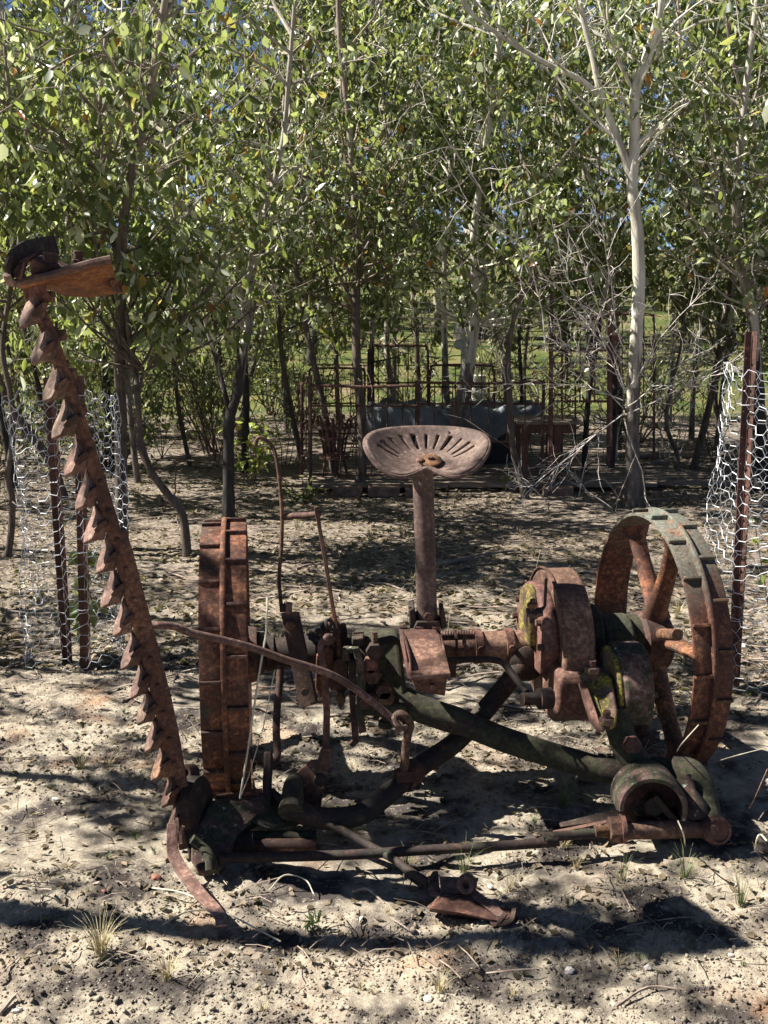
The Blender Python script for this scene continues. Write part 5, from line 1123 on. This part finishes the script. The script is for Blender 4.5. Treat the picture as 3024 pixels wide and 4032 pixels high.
# strips of shed bark on the ground under the trees
def bark_strips():
    r = np.random.default_rng(90); mb = MB()
    for i in range(420):
        y = 3.9+r.random()**1.2*7; x = r.uniform(-.46, .46)*y; a_ = r.normal(0, .5)+(PI if r.random() < .5 else 0); L = r.uniform(.08, .38); z = gzp(x, y)+.010; d = Vector((math.cos(a_), math.sin(a_)*.8, 0)); s_ = Vector((-d.y, d.x, 0))
        q = [Vector((x, y, z))+d*L*t+s_*L*.12*math.sin(t*3+i)+Vector((0, 0, r.uniform(0, .014))) for t in (0, .3, .6, 1)]
        mb.strip(q, r.uniform(.006, .018), .003, s_)
    tag(mb.build('bark_strips', M['stick'], angle=60), 'shed strips of bark and small sticks lying under the gums', None, None, 'stuff')
bark_strips()
def seedling(p, h, label, seed, n):
    r = np.random.default_rng(seed); p = Vector(p); t = thing('gum_seedling', p, label, 'seedling')
    st = wander(p-UP*.01, (.02, 0, 1), h, 8, .06, r); MB().tube(st, [.004, .0015], 5).build('stem', M['twig'], t)
    tm = leaf_cloud('leaf', np.zeros((1, 3)), .085, M['leaf'], r, jitter=0, wide=1.4, droop=.3, tint=lambda q, k: np.full(k, .6))
    for i in range(n):
        l = bpy.data.objects.new('leaf', tm); COL.objects.link(l); l.parent = t; a = st[2+int(r.random()*6.5)]
        l.location = a-p; l.rotation_euler = (r.uniform(-.6, .6), r.uniform(-.6, .6), r.uniform(0, 6.28)); s_ = r.uniform(.6, 1.15); l.scale = (s_,)*3
seedling(Vector((gc[0]+.03, gc[1], 0)), .62, 'blue-green gum seedling growing inside the left wire guard', 91, 26)
seedling(Vector((gc2[0]+.02, gc2[1], 0)), .7, 'gum seedling growing inside the right wire guard', 92, 16)

# ------------------------------------------------------------------ ground cover
def scatter_litter():
    r = np.random.default_rng(21); n = 34000
    y = 3.7+(r.random(n)**1.25)*9; x = r.uniform(-.47, .47, n)*(y+.5)
    keep = (vn(x*.8+3, y*2.6)+.25*vn(x*5, y*7)-.22*(y < 4.4)) > .36; x, y = x[keep], y[keep]
    # also a thin scatter in front
    m = 2600; y2 = r.uniform(2.3, 3.9, m); x2 = r.uniform(-.5, .5, m)*y2; x = np.r_[x, x2]; y = np.r_[y, y2]
    P = np.stack([x, y, gz(x, y, True)+.006], -1); n = len(P)
    d = r.normal(0, 1, (n, 3)); d[:, 2] *= .22; d /= np.linalg.norm(d, axis=1)[:, None]
    q = np.tile([0, 0, 1.], (n, 1))+r.normal(0, .35, (n, 3)); w = np.cross(d, q); w /= np.linalg.norm(w, axis=1)[:, None]; nn = np.cross(w, d)
    L = r.uniform(.018, .055, n)*np.where(np.arange(n) > n-m, .6, 1); W = L*r.uniform(.35, .95, n)
    V = P[:, None]+w[:, None]*(LT[None, :, 0, None]*W[:, None, None])+d[:, None]*((LT[None, :, 1, None]-.5)*L[:, None, None])+nn[:, None]*(LT[None, :, 2, None]*L[:, None, None]*r.uniform(-1, 2.5, n)[:, None, None])
    F = (np.arange(n)*6)[:, None, None]+LFACE[None]
    me = fast_mesh('leaf_litter', V.reshape(-1, 3), F.reshape(-1, 4), 4, np.repeat(r.beta(1.3, 2, n), 6)); me.materials.append(M['litter'])
    tag(link('leaf_litter', me), 'fallen dry leaves and bark scattered over the earth under the gums', None, None, 'stuff')
scatter_litter()
def scatter_clods():
    r = np.random.default_rng(33); n = 50000
    y = 1.98+2.9*r.random(n)**1.3; x = r.uniform(-.5, .5, n)*y
    den = vn(x*1.7+40, y*1.7+11)+.35*sstep(2.75, 2.4, y)+.2*sstep(-.3, -.9, x)+.3*(vn(x*9, y*9)-.5)
    k = den > .52; x, y = x[k], y[k]; n = len(x)
    oc = np.array([(1, 0, 0), (0, 1, 0), (-1, 0, 0), (0, -1, 0), (0, 0, 1), (0, 0, -1)], float)
    s = r.gamma(1.6, .0012, n)+.0012; s = np.minimum(s, .010)
    V = oc[None]*s[:, None, None]*r.uniform(.55, 1.35, (n, 6, 1)); V[:, :, 2] *= .75; V += r.normal(0, 1, (n, 6, 3))*s[:, None, None]*.18
    a = r.uniform(0, 6.28, n); ca, sa = np.cos(a), np.sin(a); X = V[:, :, 0]*ca[:, None]-V[:, :, 1]*sa[:, None]; Y = V[:, :, 0]*sa[:, None]+V[:, :, 1]*ca[:, None]
    V[:, :, 0] = X; V[:, :, 1] = Y; V += np.stack([x, y, gz(x, y, True)+s*.25], -1)[:, None]
    T = np.array([(0, 1, 4), (1, 2, 4), (2, 3, 4), (3, 0, 4), (1, 0, 5), (2, 1, 5), (3, 2, 5), (0, 3, 5)])
    F = (np.arange(n)*6)[:, None, None]+T[None]
    me = fast_mesh('gravel', V.reshape(-1, 3), F.reshape(-1, 3), 3); me.materials.append(M['ground'])
    tag(link('gravel', me), 'crumbs of earth and gravel over the sandy ground', None, None, 'stuff')
scatter_clods()
def scatter_straw():
    r = np.random.default_rng(44); mb = MB()
    for i in range(1500):
        y = 2.3+r.random()**1.2*6; x = r.uniform(-.48, .48)*y; a = r.uniform(0, 6.28); L = r.uniform(.02, .12)*(1+.2*y/4); z = gzp(x, y)+.012
        p = Vector((x, y, z)); q = p+Vector((math.cos(a)*L, math.sin(a)*L, r.uniform(-.004, .02))); m_ = (p+q)/2+Vector((0, 0, r.uniform(0, .012)))
        mb.tube([p, m_, q], .0011*r.uniform(.6, 1.6), 3, cap=False)
    o = mb.build('straw', M['stick']); tag(o, 'short dead stalks and twigs lying over the ground', None, None, 'stuff')
scatter_straw()
# tufts of grass: a few built once, then copied
def tuft_mesh(seed, n, h, spread, mat):
    r = np.random.default_rng(seed); v, f = [], []
    for i in range(n):
        a = r.uniform(0, 2*PI); lean = r.uniform(.1, 1.0)*spread; L = h*r.uniform(.5, 1.15); w = r.uniform(.0008, .0018); rr0 = r.uniform(0, .018)
        d = Vector((math.cos(a), math.sin(a), 0)); s = Vector((-d.y, d.x, 0)); o = len(v); N = 4
        for k in range(N+1):
            t = k/N; p = d*(rr0+L*lean*t*t*.9+L*.12*t)+UP*(L*(t-.45*lean*t*t*t)); ww = w*(1-t*.85)
            v += [p-s*ww, p+s*ww]
        for k in range(N): f.append((o+2*k, o+2*k+1, o+2*k+3, o+2*k+2))
    me = bpy.data.meshes.new('grass_tuft'); me.from_pydata([tuple(p) for p in v], [], f); me.materials.append(M[mat]); return me
TM = [tuft_mesh(1, 60, .10, .9, 'grass_dry'), tuft_mesh(2, 34, .14, .7, 'grass_green'), tuft_mesh(3, 22, .09, 1.0, 'grass_dry'), tuft_mesh(4, 90, .11, .8, 'grass_dry'), tuft_mesh(5, 40, .09, .95, 'grass_green')]
def tuft(k, x, y, m, s, label, group=None):
    g = onground(k, x, y); g.z = gzp(g.x, g.y); o = bpy.data.objects.new('grass_tuft', TM[m]); COL.objects.link(o); o.location = g; s *= .8; o.scale = (s, s, s); o.rotation_euler = (0, 0, random.uniform(0, 6.28))
    return tag(o, label, 'grass tuft', group)
tuft('d', 218, 2068, 3, 1.15, 'largest pale dry grass tuft on lit sand at the lower left')
tuft('d', 362, 2118, 0, .95, 'yellow-brown grass tuft on sand right of the largest pale tuft')
tuft('d', 1003, 1885, 1, .95, 'green upright grass tuft just behind the broken clevis on the ground')
tuft('d', 175, 1665, 0, .9, 'grey-green grass tuft in shade left of the cutter bar foot')
tuft('d', 235, 1662, 2, 1.1, 'thin splayed grass tuft between the shaded tuft and the cutter bar')
tuft('d', 1215, 1745, 4, 1.5, 'spreading thin grass tuft left of the half-round crank cover')
tuft('d', 1480, 1900, 4, 1.2, 'dark grass tuft in shade below the right end of the drag tube')
tuft('d', 1345, 1905, 1, .7, 'thin green tuft in front of the threaded nut')
tuft('d', 1600, 1960, 1, 1.0, 'green grass tuft near the right edge, in front of the machine')
tuft('d', 1100, 1925, 2, 1.0, 'sparse tuft right beside the broken bracket')
tuft('d', 610, 1770, 2, 1.7, 'wispy dry grass growing up through the inner shoe')
tuft('d', 950, 2135, 0, .8, 'yellow grass tuft low in the foreground, right of centre')
tuft('d', 880, 1870, 4, 1.0, 'small green tuft just behind the drag rod')
rt_ = np.random.default_rng(66)
for i in range(46):
    y = 1500+rt_.random()*690; x = rt_.uniform(5, 1655); s_ = rt_.uniform(.25, .6)
    tuft('d', x, y, int(rt_.choice([0, 2, 2, 4])), s_, 'small tuft of short grass dotted on the open sandy ground', 'small grass tufts on the open ground')
for i in range(26):
    y = 1130+rt_.random()*330; x = rt_.uniform(5, 1655)
    tuft('d', x, y, int(rt_.choice([0, 2, 1])), rt_.uniform(.5, 1.1), 'small grass tuft in the dappled leaf litter behind the machine', 'grass tufts in the leaf litter')
# broad-leaved weed
g = onground('d', 675, 2000); wd_ = thing('weed', g, 'small broad-leaved green weed on the sand in front of the machine', 'weed')
me = leaf_cloud('leaf', np.zeros((1, 3)), .034, M['weed'], np.random.default_rng(2), jitter=0, droop=-.9, wide=.55, tint=lambda q, k: np.full(k, .5))
for i in range(16):
    l = bpy.data.objects.new('leaf', me); COL.objects.link(l); l.parent = wd_; a = i*2.4; l.location = (math.cos(a)*.012, math.sin(a)*.012, .008); l.rotation_euler = (math.sin(a)*-1.0+.1, math.cos(a)*1.0, a)
# bent stalks, sticks, stones
def stalk(pts, r, label, mat='cord', cat='grass stalk', name='dry_grass_stalk'):
    o = MB().tube(smooth_path(pts, 5), r, 5).build(name, M[mat]); tag(center_thing(o, pts[0]), label, cat)
gp = lambda k, x, y, h=.012: (lambda g: Vector((g.x, g.y, gzp(g.x, g.y)+h)))(onground(k, x, y))
stalk([gp(2, 370, 1175), gp(2, 600, 1235, .03), gp(2, 900, 1355, .03), gp(2, 1300, 1500)], .0022, 'long straight dry stalk lying across the foot of the curved runner')
stalk([gp(2, 1220, 1140), gp(2, 1330, 1100, .04), gp(2, 1480, 1105, .03), gp(2, 1540, 1160)], .002, 'arched dry stalk on shaded ground in front of the shoe')
stalk([gp('d', 350, 2012), gp('d', 400, 1990, .02), gp('d', 455, 1975)], .0022, 'short pale stalk on the shadow line left of the runner')
stalk([gp('d', 0, 1958), gp('d', 30, 1950, .02), gp('d', 62, 1945)], .003, 'pale twig at the left edge by the shadow line')
stalk([gp(8, 1110, 700), at(8, 1350, 570, 2.98), at(8, 1655, 490, 2.95)], .0012, 'very thin grass stem arching right from the elbow pipe')
stalk([gp(8, 930, 600), at(8, 960, 480, 2.9), at(8, 1110, 310, 2.85)], .0016, 'curved pale grass stem in front of the right wheel')
stalk([gp(8, 1000, 1330), at(8, 990, 1180, 2.7), at(8, 945, 1070, 2.7)], .002, 'bent straw leaning on the drag tube')
stalk([gp(8, 1500, 1045), at(8, 1550, 900, 2.9), at(8, 1655, 660, 2.88)], .0018, 'reddish upright grass stem at the right edge', 'rust_pink')
stalk([gp(8, 1550, 1360), at(8, 1570, 1220, 2.68), at(8, 1600, 1180, 2.68), at(8, 1650, 1230, 2.66)], .0025, 'hooked white straw at the right edge below the elbow pipe')
for i, (x, y) in enumerate(((965, 1330), (880, 1290), (1150, 1230), (475, 1320), (1285, 1290))):
    g = gp('d', x, y+60, 0); stalk([g, g+Vector((.01, 0, .12)), g+Vector((.035, 0, .25))], .0011, ['tall grass stem right of the seat post', 'tall grass stem left of the seat post', 'upright grass stem between the post and the gear case', 'upright grass stem left of the left wheel top', 'upright grass stem behind the gear case'][i], 'grass_dry')
def stick(x0, y0, x1, y1, r, label):
    a, b = gp('d', x0, y0, r), gp('d', x1, y1, r); m_ = (a+b)/2+Vector((0, .03, .006)); o = MB().tube(smooth_path([a, m_, b], 4), [r, r*.5], 6, wob=.15).build('fallen_stick', M['stick']); tag(center_thing(o, a), label, 'stick')
stick(960, 1225, 1110, 1195, .012, 'dark fallen stick lying behind the axle, right of the seat post')
stick(985, 1238, 1090, 1222, .008, 'thinner fallen stick just in front of the dark one behind the axle')
stick(640, 1230, 700, 1222, .008, 'short stick on the ground between the two lift rods')
stick(1015, 1180, 1075, 1170, .006, 'little stick left of the gear case top, further back')
stick(800, 1265, 870, 1280, .008, 'fallen stick just left of the seat post foot')
stick(760, 1925, 830, 1950, .006, 'flat dark stick between the weed and the broken clevis')
stick(30, 1290, 230, 1282, .010, 'long dark stick lying inside and beyond the left wire guard')
stick(1330, 2175, 1480, 2140, .004, 'thin twig in the lower right foreground')
stick(10, 1445, 60, 1430, .007, 'stick at the left edge near the wire guard')
stick(0, 2200, 45, 2172, .006, 'twig in the lower left corner')
rs_ = np.random.default_rng(77)
def stone(x, y, s, mat, label, flat=.6):
    g = gp('d', x, y, 0); bm = bmesh.new(); bmesh.ops.create_icosphere(bm, subdivisions=2, radius=1)
    for v in bm.verts: v.co *= rs_.uniform(.8, 1.15)
    bmesh.ops.scale(bm, vec=(s, s*rs_.uniform(.6, 1), s*flat), verts=bm.verts); me = bpy.data.meshes.new('stone'); bm.to_mesh(me); bm.free()
    me.materials.append(M[mat]); o = bpy.data.objects.new('stone', me); COL.objects.link(o); o.location = g+UP*s*.25; o.rotation_euler = (0, 0, rs_.uniform(0, 6)); tag(o, label, 'stone')
for a in [(120, 1735, .013, 'stone', 'grey-white stone on the lit sand at far left, above the shadow line'), (337, 1910, .016, 'stone_red', 'reddish stone left of the curved runner'), (1150, 2035, .011, 'stone_red', 'dark red stone in the foreground below the broken bracket'),
          (925, 2150, .011, 'stone', 'pale stone in the yellow tuft low in the foreground'), (1230, 2095, .013, 'stone', 'flat buff stone right of the yellow tuft'), (225, 1952, .008, 'stone_red', 'tiny red stone lying in the left shadow strip'),
          (1580, 2065, .008, 'stone', 'small white stone at the lower right'), (1060, 1915, .009, 'stone', 'small stone in the shade right of the broken bracket'), (1400, 2090, .010, 'stone', 'pale stone low at the right of centre'),
          (38, 2190, .012, 'stone', 'grey stone near the lower left corner'), (660, 2180, .010, 'stone', 'dull stone at the bottom centre-left'), (1600, 1410, .035, 'stone', 'white flat stone beside the right wire guard')]: stone(*a)
